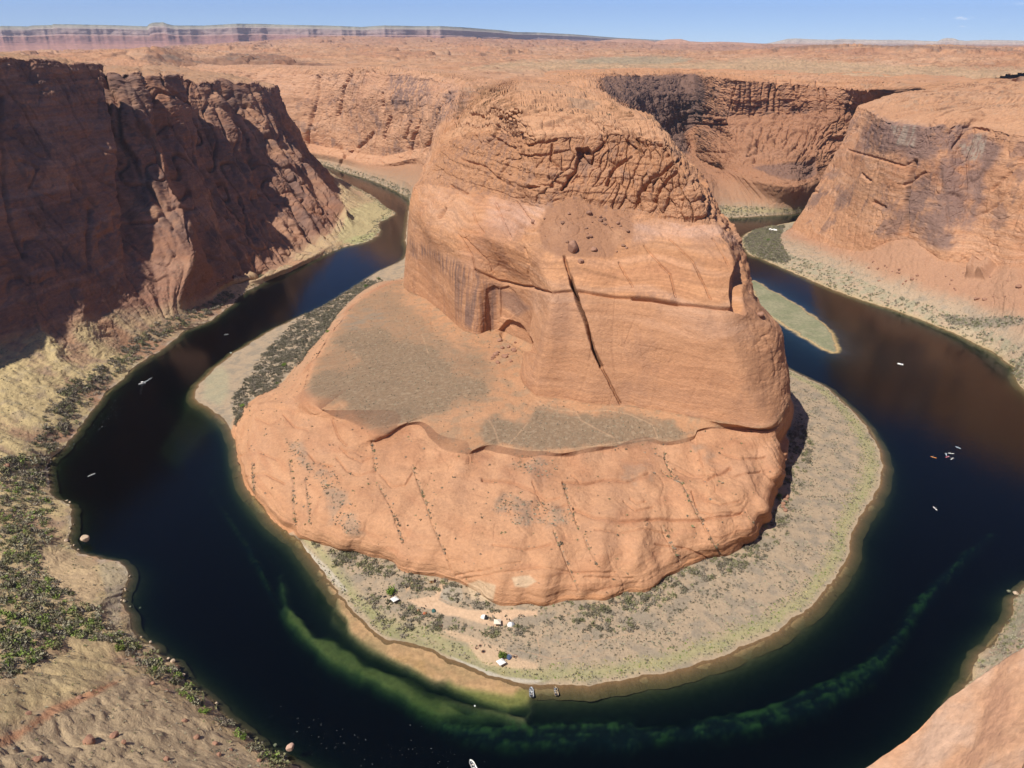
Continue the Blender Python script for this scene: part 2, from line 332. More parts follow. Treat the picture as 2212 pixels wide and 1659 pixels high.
K11 = Contour([(0,'w',-1050,3050,226),(.5,'w',-600,2750,226),(1,'w',-400,2550,228),(1.5,'w',-150,2250,228),(2,'w',-20,1950,228),(2.5,'w',0,1800,229),(3,'w',5,1750,229),(4,'w',10,1720,229),
 (5,'w',20,1700,229),(6,'w',40,1700,229),(7,'w',50,1700,229),(8,'w',60,1720,229),(8.6,'w',65,1750,229),(9.2,'w',70,1850,229),(9.5,'w',90,2150,229),(10,'w',380,2500,228),(10.5,'w',560,2450,227),(11,'w',800,2300,226),(12,'w',1150,2200,224),(13,'w',1500,2400,224)])

ssI = np.concatenate([np.linspace(0,.45,int(150*Q),False), np.linspace(.45,2,int(560*Q),False), np.linspace(2,3,int(110*Q),False), np.linspace(3,4,int(420*Q),False),
      np.linspace(4,8,int(1150*Q),False), np.linspace(8,8.5,int(160*Q),False), np.linspace(8.5,9.6,int(140*Q),False), np.linspace(9.6,12,int(560*Q),False), np.linspace(12,13,int(30*Q))])
rI = [k(ssI) for k in (K0, K1, K1b, K2, K4, K5, K6, K7, K8, K9, K10, K11)]
rI[9] = rI[9] + 0.0
def rough_row(row, ss, a, sd, lo, hi, o=4):
    w = np.interp(ss, [lo-.1, lo, hi, hi+.1], [0, 1, 1, 0]); row = row.copy()
    row[:, 0] += w*a*fbm(row[:, 0]/24, row[:, 1]/24, 0*ss, o, .6, sd); row[:, 1] += w*a*fbm(row[:, 0]/24, row[:, 1]/24, 0*ss, o, .6, sd+9); return row
rI[0] = rough_row(rI[0], ssI, 2.6, 3, .5, 12); off = rough_row(rI[1], ssI, 4.0, 4, 4.6, 8.0, 2)-rI[1]; rI[1] = rI[1]+off; rI[2] = rI[2]+off; rI[3] = rough_row(rI[3], ssI, 3.0, 6, 3.9, 8.2, 1)
# bench rim: a ledge a few metres high where the bench is, nothing elsewhere
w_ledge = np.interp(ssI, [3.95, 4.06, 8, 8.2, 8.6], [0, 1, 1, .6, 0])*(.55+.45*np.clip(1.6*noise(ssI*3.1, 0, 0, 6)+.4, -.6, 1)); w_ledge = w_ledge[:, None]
up = rI[4]-rI[3]; up[:, 2] = 0; up /= np.linalg.norm(up, axis=-1, keepdims=True)+1e-6
lz = 2.0*(1+0.6*noise(ssI*6, 0, 0, 5))[:, None]
rowK3 = rI[3] + w_ledge*(up*-1.3 + np.array([0, 0, 1.0])*lz) + (1-w_ledge)*(rI[4]-rI[3])*0.3
rI.insert(4, rowK3)
# a first row under water
tu = np.gradient(rI[0], axis=0); nn = np.stack([tu[:, 1], -tu[:, 0], 0*tu[:, 0]], -1); nn /= np.linalg.norm(nn, axis=-1, keepdims=True)+1e-6
rI.insert(0, rI[0] + nn*7*np.array([1, 1, 0]) + np.array([0, 0, -2.0]))
cntI = [5, 120, 22, 190, 12, 120, 220, 100, 130, 170, 70, 60, 60]
GI, kI = loft(rI, ssI, cntI, sharp={1, 2, 4, 5, 6, 9, 10, 11, 12})
NI = smooth_grid(grid_normals(GI), 3)
print("inner", GI.shape, "mean nz", NI[..., 2].mean())

# ------------------------------------------------------------------ contours of the outer side, left
L0 = Contour([(0,'w',40,212,0),(.3,'w',-40,222,0),(.6,640,1659,0),(.8,540,1595,0),(1,440,1500,0),(1.3,330,1400,0),(1.6,272,1340,0),(1.8,265,1295,0),(2,278,1240,0),(2.15,250,1213,0),
 (2.3,170,1192,0),(2.45,150,1165,0),(2.6,154,1125,0),(2.75,147,1088,0),(2.9,110,1068,0),(3,105,1030,0),(3.2,118,985,0),(3.4,152,950,0),(3.7,190,900,0),(4,240,840,0),(4.3,300,787,0),(4.6,350,755,0),
 (5,400,715,0),(5.4,460,690,0),(5.7,508,652,0),(6,528,632,0),(6.4,575,608,0),(6.7,625,587,0),(7,690,556,0),(7.3,740,535,0),(7.6,795,522,0),(7.8,822,502,0),(7.9,820,482,0),
 (8,852,464,0),(8.2,832,445,0),(8.4,800,420,0),(8.7,760,400,0),(9,720,376,0),(9.2,700,363,0),(9.5,'w',-580,2120,0),(10,'w',-1000,2230,0)])
L1 = Contour([(0,'w',20,190,20),(.6,555,1640,9),(1,395,1505,9),(1.3,285,1420,10),(1.6,215,1360,9),(2,200,1270,6),(2.3,120,1220,6),(2.6,100,1130,6),(3,50,1030,9),(3.4,90,950,9),(4,175,830,10),
 (4.5,250,760,11),(5,330,710,12),(5.5,410,678,10),(6,490,625,7),(6.5,590,594,6),(7,700,538,6),(7.5,745,510,7),(8,790,455,8),(8.5,770,420,8),(9,710,378,10),(9.2,698,368,12),(9.5,'w',-600,2050,15),(10,'w',-1000,2180,15)])
L2 = Contour([(0,'w',-60,120,95),(.6,'w',-170,170,75),(1,'w',-260,240,66),(1.6,'w',-340,330,52),(2.2,'w',-400,410,42),(3,'w',-455,520,40),(3.6,'w',-490,640,42),(4,60,730,42),(4.5,170,700,40),
 (5,268,655,38),(5.2,330,600,50),(5.4,430,540,70),(5.55,470,580,35),(5.8,500,600,20),(6,530,603,8),(6.3,562,585,8),(6.6,600,566,10),(7,670,520,14),(7.3,720,490,18),(7.6,735,465,22),(8,735,420,30),
 (8.5,720,385,40),(9,692,362,47),(9.5,'w',-560,1950,50),(10,'w',-1000,2100,50)])
L5 = Contour([(0,'w',-60,-80,296),(.6,'w',-280,-40,292),(1,'w',-470,80,290),(1.6,'w',-600,260,289),(2.2,'w',-620,400,289),(3,'w',-592,505,289),(3.6,'w',-560,680,288),(4,'w',-532,867,286.3),(4.5,'w',-517,915,282.2),(4.8,'w',-502,963,277.4),
 (5,'w',-490,1000,274.4),(5.08,'w',-535,995,273),(5.15,'w',-535,1022,271),(5.3,'w',-486,1040,268),(5.4,'w',-471,1060,265.8),(5.5,'w',-500,1110,263),(5.65,'w',-475,1140,262),(5.8,'w',-470,1190,259),(6,'w',-505,1230,255),(6.15,'w',-510,1260,253),
 (6.4,'w',-488,1280,248),(6.7,'w',-470,1340,243),(6.85,'w',-497,1380,240),(7,'w',-454,1430,236.8),(7.5,'w',-456,1500,231),(8,'w',-457,1560,223),(8.5,'w',-470,1630,220),(9,'w',-490,1720,220),(9.5,'w',-640,1850,225),(10,'w',-1000,2000,228)])
ssL = np.concatenate([np.linspace(0,.5,int(60*Q),False), np.linspace(.5,4,int(520*Q),False), np.linspace(4,9.2,int(900*Q),False), np.linspace(9.2,10,int(50*Q))])
l0, l1, l2, l5 = L0(ssL), L1(ssL), L2(ssL), L5(ssL)
l0 = rough_row(l0, ssL, 3.2, 13, .4, 9.2)
def mix3(a, b, fh, fz): 
    r = a + (b-a)*fh; r[:, 2] = a[:, 2] + (b[:, 2]-a[:, 2])*fz; return r
l3 = mix3(l2, l5, .46, .32); l4 = mix3(l2, l5, .80, .68)
inl = l5-l2; inl[:, 2] = 0; inl /= np.linalg.norm(inl, axis=-1, keepdims=True)+1e-6
# inland direction of the rim itself
tr = np.gradient(l5, axis=0); tr = smooth_grid(tr[:, None, :].repeat(3, 1), 40)[:, 1]; ninl = np.stack([-tr[:, 1], tr[:, 0], 0*tr[:, 0]], -1); ninl /= np.linalg.norm(ninl, axis=-1, keepdims=True)+1e-6
if (ninl*inl).sum() < 0: ninl = -ninl
L7 = Contour([(0,'w',-300,-350,300),(.6,'w',-600,-300,290),(1,'w',-900,0,282),(2.2,'w',-1050,400,272),(3.6,'w',-1000,700,266),(5,'w',-900,1000,254),(5.8,'w',-880,1200,246),(7,'w',-850,1450,236),(8,'w',-800,1600,226),(8.5,'w',-780,1680,224),(9,'w',-800,1760,236),(9.5,'w',-900,1950,232),(10,'w',-1100,2100,230)])
l7 = L7(ssL); tb = l7-l5; tb[:, 2] = 0; tb /= np.linalg.norm(tb, axis=-1, keepdims=True)
l6 = l5 + tb*22 + np.array([0, 0, 2.0]); l8 = l7 + tb*60 + np.array([0, 0, -70.0])
tu = np.gradient(l0, axis=0); nn = np.stack([tu[:, 1], -tu[:, 0], 0*tu[:, 0]], -1); nn /= np.linalg.norm(nn, axis=-1, keepdims=True)+1e-6
if (nn*(l2-l0)).sum() > 0: nn = -nn
rL = [l0 + nn*5 + np.array([0, 0, -2.5]), l0, l1, l2, l3, l4, l5, l6, l7, l8]
cntL = [5, 60, 170, 150, 170, 170, 25, 70, 6]
GL, kL = loft(rL, ssL, cntL, sharp={1, 3, 6, 7})
NL = smooth_grid(grid_normals(GL), 3)
print("left", GL.shape, "mean nz", NL[..., 2].mean())

# ------------------------------------------------------------------ contours of the outer side, right
R0 = Contour([(0,'w',40,212,0),(.5,'w',170,245,0),(1,2085,1480,0),(1.3,2110,1430,0),(1.6,2150,1375,0),(1.8,2187,1335,0),(2,2190,1295,0),(2.1,2215,1272,0),(2.5,'w',400,420,0),(3,'w',470,520,0),(3.5,2270,890,0),
 (4,2200,832,0),(4.2,2185,790,0),(4.5,2150,765,0),(5,2060,720,0),(5.5,1960,680,0),(6,1835,640,0),(6.5,1750,605,0),(7,1650,562,0),(7.3,1612,545,0),(7.5,1600,520,0),(7.7,1610,505,0),(8,1650,492,0),(8.5,1715,478,0),(9,'w',800,1590,0),(10,'w',1250,1750,0)])
R1 = Contour([(0,'w',50,185,20),(1,2160,1490,8),(1.4,2170,1420,8),(1.8,2212,1345,7),(2.1,2250,1280,8),(2.5,'w',430,400,10),(3,'w',520,510,12),(3.5,2330,860,12),(4,2230,775,14),(4.5,2180,735,16),(5,2090,690,14),(5.5,1975,650,12),
 (6,1860,605,12),(6.5,1790,575,10),(7,1700,545,8),(7.3,1665,528,7),(7.5,1660,515,6),(8,1690,500,6),(8.5,1713,492,6),(9,'w',805,1580,10),(10,'w',1250,1740,10)])
R2 = Contour([(0,'w',60,100,120),(1,'w',330,190,90),(2,'w',440,290,70),(3,'w',610,520,60),(3.5,'w',640,650,60),(4,2330,600,60),(4.5,2212,573,66),(5,2101,570,52),(5.3,2040,564,50),(5.6,1964,518,62),(5.8,1918,524,52),
 (6,1881,540,38),(6.3,1817,538,25),(6.6,1771,524,18),(7,1730,505,12),(7.5,1709,494,8),(8,1716,490,8),(8.2,'w',560,1430,15),(9,'w',830,1570,20),(10,'w',1250,1725,20)])
R5 = Contour([(0,'w',20,-10,290),(1,'w',420,120,260),(2,'w',540,280,235),(3,'w',690,540,222),(4,'w',690,800,208),(4.5,2212,291,200),(5,2097,268,205),(5.3,'w',548,1015,205),(5.6,1998,270,203),(6,1916,258,203),(6.5,1870,235,200),(7,1855,226,200),
 (7.5,1868,222,202),(8,'w',660,1445,206),(9,'w',860,1530,208),(10,'w',1270,1710,210)])
ssR = np.concatenate([np.linspace(0,.9,int(30*Q),False), np.linspace(.9,3.4,int(200*Q),False), np.linspace(3.4,8.2,int(850*Q),False), np.linspace(8.2,10,int(70*Q))])
r0, r1, r2, r5 = R0(ssR), R1(ssR), R2(ssR), R5(ssR)
r0 = rough_row(r0, ssR, 3.0, 14, .6, 8.6)
r3 = mix3(r2, r5, .36, .33); r4 = mix3(r2, r5, .72, .72)
R7 = Contour([(0,'w',300,-300,290),(1,'w',700,0,270),(2,'w',850,250,248),(3,'w',1050,560,240),(4,'w',1080,900,241),(4.5,'w',1080,1100,242),(5,'w',1060,1240,242),(5.6,'w',1030,1320,242),(6,'w',980,1390,241),(7,'w',860,1440,235),(7.5,'w',800,1455,229),(8,'w',780,1470,224),(8.5,'w',880,1530,232),(9,'w',1010,1600,240),(10,'w',1300,1760,240)])
r7 = R7(ssR); tb = r7-r5; tb[:, 2] = 0; tb /= np.linalg.norm(tb, axis=-1, keepdims=True)
r5s = r5.copy()
for _ in range(int(400*Q)): r5s[1:-1] = .25*r5s[:-2]+.5*r5s[1:-1]+.25*r5s[2:]
r6 = r5s + (r7-r5s)*.16; r6[:, 2] = r5[:, 2]*.45+r7[:, 2]*.55; r8 = r7 + tb*60 + np.array([0, 0, -70.0]); r8[:, 2] = np.where(ssR > 5.2, 3.0, r8[:, 2])
tu = np.gradient(r0, axis=0); nn = np.stack([-tu[:, 1], tu[:, 0], 0*tu[:, 0]], -1); nn /= np.linalg.norm(nn, axis=-1, keepdims=True)+1e-6
rR = [r0 + nn*5 + np.array([0, 0, -2.0]), r0, r1, r2, r3, r4, r5, r6, r7, r8]
cntR = [5, 60, 110, 150, 170, 130, 50, 90, 6]
GR, kR = loft(rR, ssR, cntR, sharp={1, 3, 6, 7, 8})
GR = GR[:, ::-1].copy(); ssR = ssR[::-1].copy()
NR = smooth_grid(grid_normals(GR), 3)
print("right", GR.shape, "mean nz", NR[..., 2].mean())

# ------------------------------------------------------------------ relief and colour of the rock
def Zc(ox, oy, k):
    return lambda L: [(ox+k*x, oy+k*y) for x, y in L]
Z1 = Zc(822.9, 164.6, .4216); Z2 = Zc(1042.4, 713.2, .3472); Z3 = Zc(1536.1, 438.9, .3055); Z8 = Zc(493.7, 603.5, .3968)
ZA = Zc(0, 0, .3472); ZB = Zc(548.6, 0, .3472); ZC = Zc(1206.9, 0, .4544); ZD = Zc(0, 493.7, .3306); ZE = Zc(0, 987.5, .4047)
ZF = Zc(603.5, 1097.2, .3472); ZG = Zc(1316.7, 1042.4, .4048); ZH = Zc(811.9, 1228.9, .1587)

def tab(ss, kk, ks, stations, values):
    """bilinear table over (k, s): values[i][j] at ks[i], stations[j]"""
    v = np.array(values, float); a = np.stack([np.interp(ss, stations, r) for r in v])      # (len(ks), nu)
    i = np.clip(np.searchsorted(ks, kk, side='right')-1, 0, len(ks)-2); t = np.clip((kk-np.array(ks)[i])/(np.array(ks)[i+1]-np.array(ks)[i]), 0, 1)
    return (a[i]*(1-t)[:, None] + a[i+1]*t[:, None]).astype(np.float32)
def arclen(row):
    d = np.r_[0, np.cumsum(np.linalg.norm(np.diff(row[:, :2], axis=0), axis=-1))]; return d
def strata(z, x, y, period, seed, soft=0.12, tilt=0.5):
    """random recess of each bed"""
    t = z/period + tilt*noise(x/70, y/70, z/200, seed) + 0.25*noise(x/14, y/14, z/40, seed+1)
    i = np.floor(t).astype(np.int64); f = t - i
    a = (_hash(i, i*0, i*0, seed) & np.uint32(1023)).astype(np.float32)/1023; b = (_hash(i+1, i*0, i*0, seed) & np.uint32(1023)).astype(np.float32)/1023
    return lerp(a, b, sstep(1-2*soft, 1, f)) - 0.5
def relief(G, N, U, a_lump, a_joint, a_ledge, a_block, a_fine, seed=0, lean=0.0, bsize=(15, 11), zs=1.0):
    x, y, z = (G[..., i].astype(np.float32) for i in range(3))
    d = a_lump*fbm(x/70, y/70, z/55, 3, .5, seed)
    if a_joint.max() > 0:
        j = noise(x/24, y/24, z/130, seed+3); j2 = noise(x/9, y/9, z/60, seed+4)
        d = d + a_joint*(1.1*j + 0.45*j2 - 1.3*np.exp(-(noise(x/30, y/30, z/160, seed+5)/0.05)**2))
    if a_ledge.max() > 0:
        d = d + a_ledge*(1.3*strata(z, x, y, 13, seed+7) + 0.7*strata(z, x, y, 4.1, seed+8))
    if a_block.max() > 0:
        uu = np.broadcast_to(U, G.shape[:2]).astype(np.float32) + lean*z
        wx = 9*fbm(x/26, y/26, z/26, 2, .5, seed+9); wz = 9*fbm(x/26, y/26, z/26, 2, .5, seed+10); ck = .25+.75*sstep(-.25, .25, noise(x/20, y/20, z/20, seed+16))
        f1, f2, cid = worley((uu+wx)/bsize[0], (z+wz)*zs/bsize[1], seed+11)
        g1, g2, gid = worley((uu+wx)/(bsize[0]*.38), (z+wz)*zs/(bsize[1]*.34), seed+12)
        d = d + a_block*((cid-.5)*2.4 + .8*(.45-f1) - 1.7*ck*np.exp(-(f2-f1)/.06) + .30*(gid-.5) + .2*(.45-g1) - .32*np.exp(-(g2-g1)/.08))
    # thin cracks, broken up so that they come and go
    q = sstep(-.1, .35, noise(x/40, y/40, z/40, seed+20))
    d = d - (a_fine+.25*a_joint)*q*(1.1*np.exp(-(noise(x/17+z/60, y/17, z/42, seed+21)/.035)**2) + .7*np.exp(-(noise(x/7-z/30, y/7, z/11, seed+22)/.05)**2))
    d = d + 1.3*a_fine*fbm(x/7, y/7, z/5, 4, .6, seed+14)
    return d
def terrace(x, y, seed, step=1.0, scale=60, n=6):
    h = fbm(x/scale*.38, y/scale*1.25, 0*x, 5, .5, seed)*n; i = np.floor(h); return (i + sstep(.82, 1, h-i))*step - h*step*.6
def riser(x, y, seed, scale=60, n=6):  # mask of ledge faces, used to paint the dark of an undercut
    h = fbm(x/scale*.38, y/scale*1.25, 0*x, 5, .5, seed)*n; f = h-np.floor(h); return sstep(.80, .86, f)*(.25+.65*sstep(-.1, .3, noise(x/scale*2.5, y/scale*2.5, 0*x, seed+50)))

C_ORANGE = np.array([.475, .240, .122]); C_SALMON = np.array([.515, .285, .163]); C_PINK = np.array([.52, .325, .225]); C_RED = np.array([.37, .17, .090])
C_BROWN = np.array([.30, .15, .088]); C_VARN_SHADE = np.array([.105, .070, .062]); C_SAND = np.array([.52, .34, .20]); C_SCRUB = np.array([.235, .165, .105])  # the darkest serves for rock varnish and for painted shade
C_TAN = np.array([.50, .385, .20]); C_PALE = np.array([.55, .42, .28]); C_GREY = np.array([.36, .31, .24]); C_GREEN = np.array([.20, .205, .085]); C_TALUS = np.array([.36, .185, .105])
C_ALGA = np.array([.33, .33, .17]); C_WHITE = np.array([.62, .55, .44])
def paint(col, m, rgb): return col + (np.asarray(rgb) - col) * np.asarray(m)[..., None]
def rock_colour(G, base, seed, stripe=.30):
    x, y, z = (G[..., i].astype(np.float32) for i in range(3))
    col = np.empty(G.shape, np.float32); col[:] = base
    n = fbm(x/90, y/90, z/60, 3, .5, seed); col = paint(col, np.clip(n*.9, 0, .55), C_RED); col = paint(col, np.clip(-n*.8, 0, .45), C_SALMON)
    b = noise(x/200, y/200, (z+9*noise(x/60, y/60, z/60, seed+3))/5.0, seed+1); col = paint(col, np.clip(b*.6, 0, .30), C_PINK); col = paint(col, np.clip(-b*.6, 0, .30), C_RED)
    b = noise(x/90, y/90, (z+7*noise(x/34, y/34, z/30, seed+4))/1.5, seed+5); col *= (1+stripe*b)[..., None]
    b = fbm(x/3.2, y/3.2, z/2.0, 3, .6, seed+6); col *= (1+.13*b)[..., None]
    return col
def sculpt(G, N, Pp, strokes):
    """strokes: (polyline, width, depth): grooves pressed into the rock"""
    d = np.zeros(G.shape[:2], np.float32)
    wb = 2.2*noise(G[..., 0]/9, G[..., 1]/9, G[..., 2]/7, 77)+1.2*noise(G[..., 0]/3, G[..., 1]/3, G[..., 2]/2.5, 78)
    for pts, w, dep in strokes: d -= dep*line_mask(Pp, pts, w, wb)
    return d

# ---- butte and the two far walls
x, y, z = (GI[..., i].astype(np.float32) for i in range(3))
PI_ = proj(GI); UI = arclen(rI[5]); nxy = noise(x/9, y/9, z/9, 51); nbig = fbm(x/35, y/35, z/35, 3, .5, 52)
kS = [0, 1, 2, 3, 4, 5, 6, 7, 8, 9, 10, 11, 12, 13]; sS = [0, .5, 2, 2.6, 3, 4, 6, 8, 8.3, 9, 9.7, 10.2, 10.8, 12, 13]
#         k: under 0 shore1 bank2 foot3 benchrim4 top5 base6 lwall7 ledge8 cliff9 rim10 break11 top12 back13     columns: stations
aL = tab(ssI, kI, kS, sS, [[0]*15, [0]*15, [1,1,2,2,.3,.3,.3,.3,.5,1,3,3,3,3,3], [4,4,4,4,1.5,2,2,2,2,4,5,5,5,5,5], [5,5,5,5,1.5,2.2,2.2,2.2,2,5,6,6,6,6,6], [5,5,5,5,.5,.6,.6,.6,1,5,7,7,7,7,7],
   [6,6,6,6,2,2,2,2,3,7,9,9,9,9,9], [6,6,6,6,3,4,3,3,4,7,10,10,10,10,10], [6,6,6,6,3,3,3,3,4,7,10,10,10,10,10], [6,6,6,6,3,3,3,3,4,7,10,10,9,8,8], [5,5,5,5,4,4,4,4,4,5,6,6,5,5,5], [3]*15, [4]*15, [4]*15])
aJ = tab(ssI, kI, kS, sS, [[0]*15, [0]*15, [0]*15, [.6,.6,.6,.6,0,.2,.2,.4,.5,1,1,1,1,1,1], [2,2,2,2,0,.2,.2,.4,1,2,2,2,2,2,2], [2.5,2.5,2.5,2.5,0,.1,.1,.1,1,2,3,3,1,1,1],
   [2.4,2.4,2.4,3,.6,.3,.2,.2,1,3,4,4,2,2,2], [2.4,2.4,2.4,3,.8,.3,.2,.3,1,3,5,5,3,3,3], [2.4,2.4,2.4,3,.4,.3,.2,.3,1,3,5,5,3,3,3], [2.4,2.4,2.4,3,1.2,.8,.8,1,1,3,5,5,4,4,4], [2.5,2.5,2.5,2,1.2,1,1,1,1,2,3,3,3,3,3], [.5]*15, [0]*15, [0]*15])
aE = tab(ssI, kI, kS, sS, [[0]*15, [0]*15, [0]*15, [.5,.5,.5,.5,.2,.8,1.0,.9,.5,1,1,1,1,1,1], [1,1,1,1,.4,.9,.9,.9,.5,1,1.5,1.5,1.5,1.5,1.5], [1,1,1,1,.3,.2,.2,.2,.5,1,2,2,2,2,2],
   [.4,.4,.4,.4,.35,.35,.3,.35,.6,1.5,1.4,1.4,2.2,2.2,2.2], [.4,.4,.4,.4,.5,.5,.5,.5,.8,1.5,1.4,1.4,2,2,2], [.5,.5,.5,.5,.6,.6,.6,.6,1,1.5,1.4,1.4,2,2,2], [.5,.5,.5,.5,.9,.9,1.2,1.4,1.4,1.6,2.5,2.5,3,3,3], [2]*15, [1.2]*15, [.4]*15, [.4]*15])
aB = tab(ssI, kI, kS, sS, [[0]*15, [0]*15, [0]*15, [0,0,0,0,0,0,0,0,.2,0,.3,.3,.5,.5,.5], [0,0,0,0,0,0,0,0,.3,.5,1,1,1.2,1.2,1.2], [.2,.2,.2,.2,0,0,0,0,.5,.5,1,1,1.5,1.5,1.5],
   [.4,.4,.4,.4,0,0,0,0,.5,.8,1,2,8,8,8], [.4,.4,.4,.4,0,0,0,.1,.5,.8,1.2,2.5,9,9,9], [.5,.5,.5,.5,0,.1,.1,.1,.5,.8,1.2,2.5,9,9,9], [.5,.5,.5,.5,.2,.3,1.8,2.8,2.8,1,1.4,1.4,3.5,3.5,3.5], [.5,.5,.5,.5,.5,.6,1.8,2.6,2.4,1,1.4,1.4,2.5,2.5,2.5], [.4]*15, [.1]*15, [0]*15])
aF = tab(ssI, kI, kS, sS, [[.1]*15, [.12]*15, [.3,.3,.3,.3,.3,.3,.25,.3,.3,.4,.5,.5,.6,.6,.6], [.6,.6,.6,.5,.3,.3,.3,.3,.5,.6,.8,.8,.8,.8,.8], [.7,.7,.7,.7,.4,.35,.35,.35,.5,.7,.9,.9,.9,.9,.9], [.7,.7,.7,.7,.25,.2,.2,.2,.5,.7,.9,.9,.9,.9,.9],
   [.7,.7,.7,.7,.3,.25,.2,.2,.5,.7,.9,.9,1,1,1], [.7,.7,.7,.7,.3,.3,.25,.25,.5,.7,.9,.9,1,1,1], [.7,.7,.7,.7,.35,.35,.35,.35,.5,.7,.9,.9,1,1,1], [.8,.8,.8,.8,.8,.8,.8,.9,.9,.8,.9,.9,1,1,1], [.9]*15, [.7]*15, [.6]*15, [.6]*15])
sc_b = np.interp(ssI, [0, 2, 3, 8.6, 9.4, 13], [.38, .38, 1, 1, .42, .42]); UB = np.r_[0, np.cumsum(np.diff(UI)*.5*(sc_b[1:]+sc_b[:-1]))]
fr_ = ((ssI > 3) & (ssI < 8.4))[None]; aB = np.where(fr_ & (kI[:, None] > 7.5) & (kI[:, None] < 8.97), .06, aB)
frn = np.interp(ssI, [2.9, 3.2, 8, 8.4], [0, 1, 1, 0])[None]; upc = frn*((kI > 8.9) & (kI < 10.05))[:, None]; aL = aL*(1-.65*frn*((kI > 9.3) & (kI < 12))[:, None]); aE = aE+upc*(1.3+.8*np.interp(ssI, [5, 6], [0, 1])[None])
stt = np.interp(ssI, [10.2, 10.6], [0, 1])[None]*((kI > 5) & (kI < 10.6))[:, None]; aL = aL*(1-.6*stt); aE = aE+1.0*stt; aB = aB*(1-.35*stt); aF = aF*(1+.8*stt)
dI = relief(GI, NI, UB, aL, aJ, aE, aB, aF, 100, lean=-1.0, bsize=(17, 15), zs=sc_b[None].astype(np.float32))
crack_main = Z1([(940,925),(970,1030),(1000,1130),(1050,1270),(1090,1400),(1130,1490),(1180,1590)]) + [(1340, 872)]
ledge_low = Z1([(480,990),(600,1050),(760,1080),(860,1110),(975,1098)]); ledge_low2 = Z1([(1005,1098),(1200,1130),(1380,1142),(1500,1165),(1700,1190),(1790,1195)])
joints = [Z1(l) for l in ([(400,810),(470,920),(485,990)],[(430,830),(550,950),(580,1010)],[(730,880),(770,1080)],[(1350,870),(1480,1010),(1510,1130)],[(1480,830),(1600,950),(1690,1140)],
   [(1220,950),(1290,1080)],[(690,640),(780,760)],[(590,650),(660,830)],[(470,700),(490,760),(520,800)],[(1700,830),(1780,960)])]
slick_lines = [Z8(l) for l in ([(330,980),(350,1100),(360,1330)],[(820,1120),(880,1230),(950,1440)],[(1000,1020),(1050,1150),(1100,1300),(1160,1450),(1215,1590)],[(780,880),(800,1040)],[(420,1080),(440,1330)],[(130,1000),(140,1190)])] + \
   [Z2(l) for l in ([(1120,880),(1240,960),(1330,1130),(1370,1200),(1480,1400)],[(1130,760),(1150,850),(1210,930)],[(440,1250),(540,1480),(600,1620)],[(630,1280),(720,1470)],[(500,950),(540,1080),(600,1230)],[(1120,1220),(1170,1330),(1230,1440)])]
scoops = [Z2(l) for l in ([(500,940),(640,945),(760,925),(900,935),(1030,900)],[(570,1110),(700,1160),(850,1190),(1000,1170),(1150,1170),(1300,1180),(1480,1160),(1620,1130)],[(0,930),(200,940),(330,1000)],[(1380,930),(1540,850)])]
arcs = [Z8(l) for l in ([(580,960),(640,1040),(720,1062),(800,1040)],[(600,900),(650,960),(720,985),(790,960)],[(830,1060),(890,1120),(960,1110),(1000,1050)],[(430,940),(470,990),(560,1010)],[(560,760),(600,860),(640,900)],[(300,740),(360,800),(430,820)],[(150,760),(230,790),(280,760)],[(60,960),(160,940),(260,980)],[(100,1080),(200,1060),(300,1110)])] + \
   [Z2(l) for l in ([(310,940),(380,1080),(440,1110),(530,1080)],[(340,1000),(400,1050),(480,1040)],[(560,900),(620,945),(760,930)],[(880,1060),(950,1115),(1060,1100)],[(920,1040),(960,1070),(1020,1060)],[(1300,1010),(1340,1120),(1430,1150),(1560,1130)],[(1400,1060),(1480,1090),(1600,1060)],[(1480,760),(1600,800),(1760,790)],[(1420,860),(1560,900),(1740,870)],[(1200,860),(1320,900),(1450,890)],[(700,1240),(860,1260),(1000,1230),(1150,1260)],[(60,1330),(260,1360),(420,1330)],[(1080,1330),(1280,1360),(1400,1420)])]
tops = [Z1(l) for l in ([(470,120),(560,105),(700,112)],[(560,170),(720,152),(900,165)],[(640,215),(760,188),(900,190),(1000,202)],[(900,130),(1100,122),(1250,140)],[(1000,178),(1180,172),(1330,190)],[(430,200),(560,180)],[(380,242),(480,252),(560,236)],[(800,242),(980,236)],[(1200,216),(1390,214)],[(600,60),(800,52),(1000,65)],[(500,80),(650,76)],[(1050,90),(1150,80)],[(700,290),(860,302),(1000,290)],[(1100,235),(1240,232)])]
base_lines = [ZF(l) for l in ([(1150,440),(1400,400),(1600,370),(1850,400),(2100,400)],[(1100,420),(1300,380),(1500,330)],[(1900,430),(2200,440)])]
strokes = [(crack_main[:3], 2.6, 5), (crack_main[1:6], 2.7, 15), (crack_main[5:], 2.2, 4), (ledge_low, 3.0, 2.6), (ledge_low2, 3.2, 3.2), (Z1([(1290,1140),(1380,1145),(1510,1162)]), 3.5, 3)]
strokes += [(l, 2.0, 1.6) for l in joints] + [(l, 1.8, .9) for l in slick_lines] + [(l, 2.6, 2.6) for l in scoops] + [(l, 1.8, 1.3) for l in arcs] + [(l, 1.5, 2.6) for l in tops] + [(l, 2.5, .9) for l in base_lines]
strokes += [(Z1(l), 3.2, 6) for l in ([(690,380),(690,560)],[(600,250),(570,310),(540,340)],[(330,680),(300,720)],[(1290,300),(1340,400)],[(1500,440),(1350,560),(1310,670)],[(1160,560),(1190,470),(1280,410)],[(930,580),(1000,480),(1010,420)],[(1400,640),(1440,560),(1530,470)])]
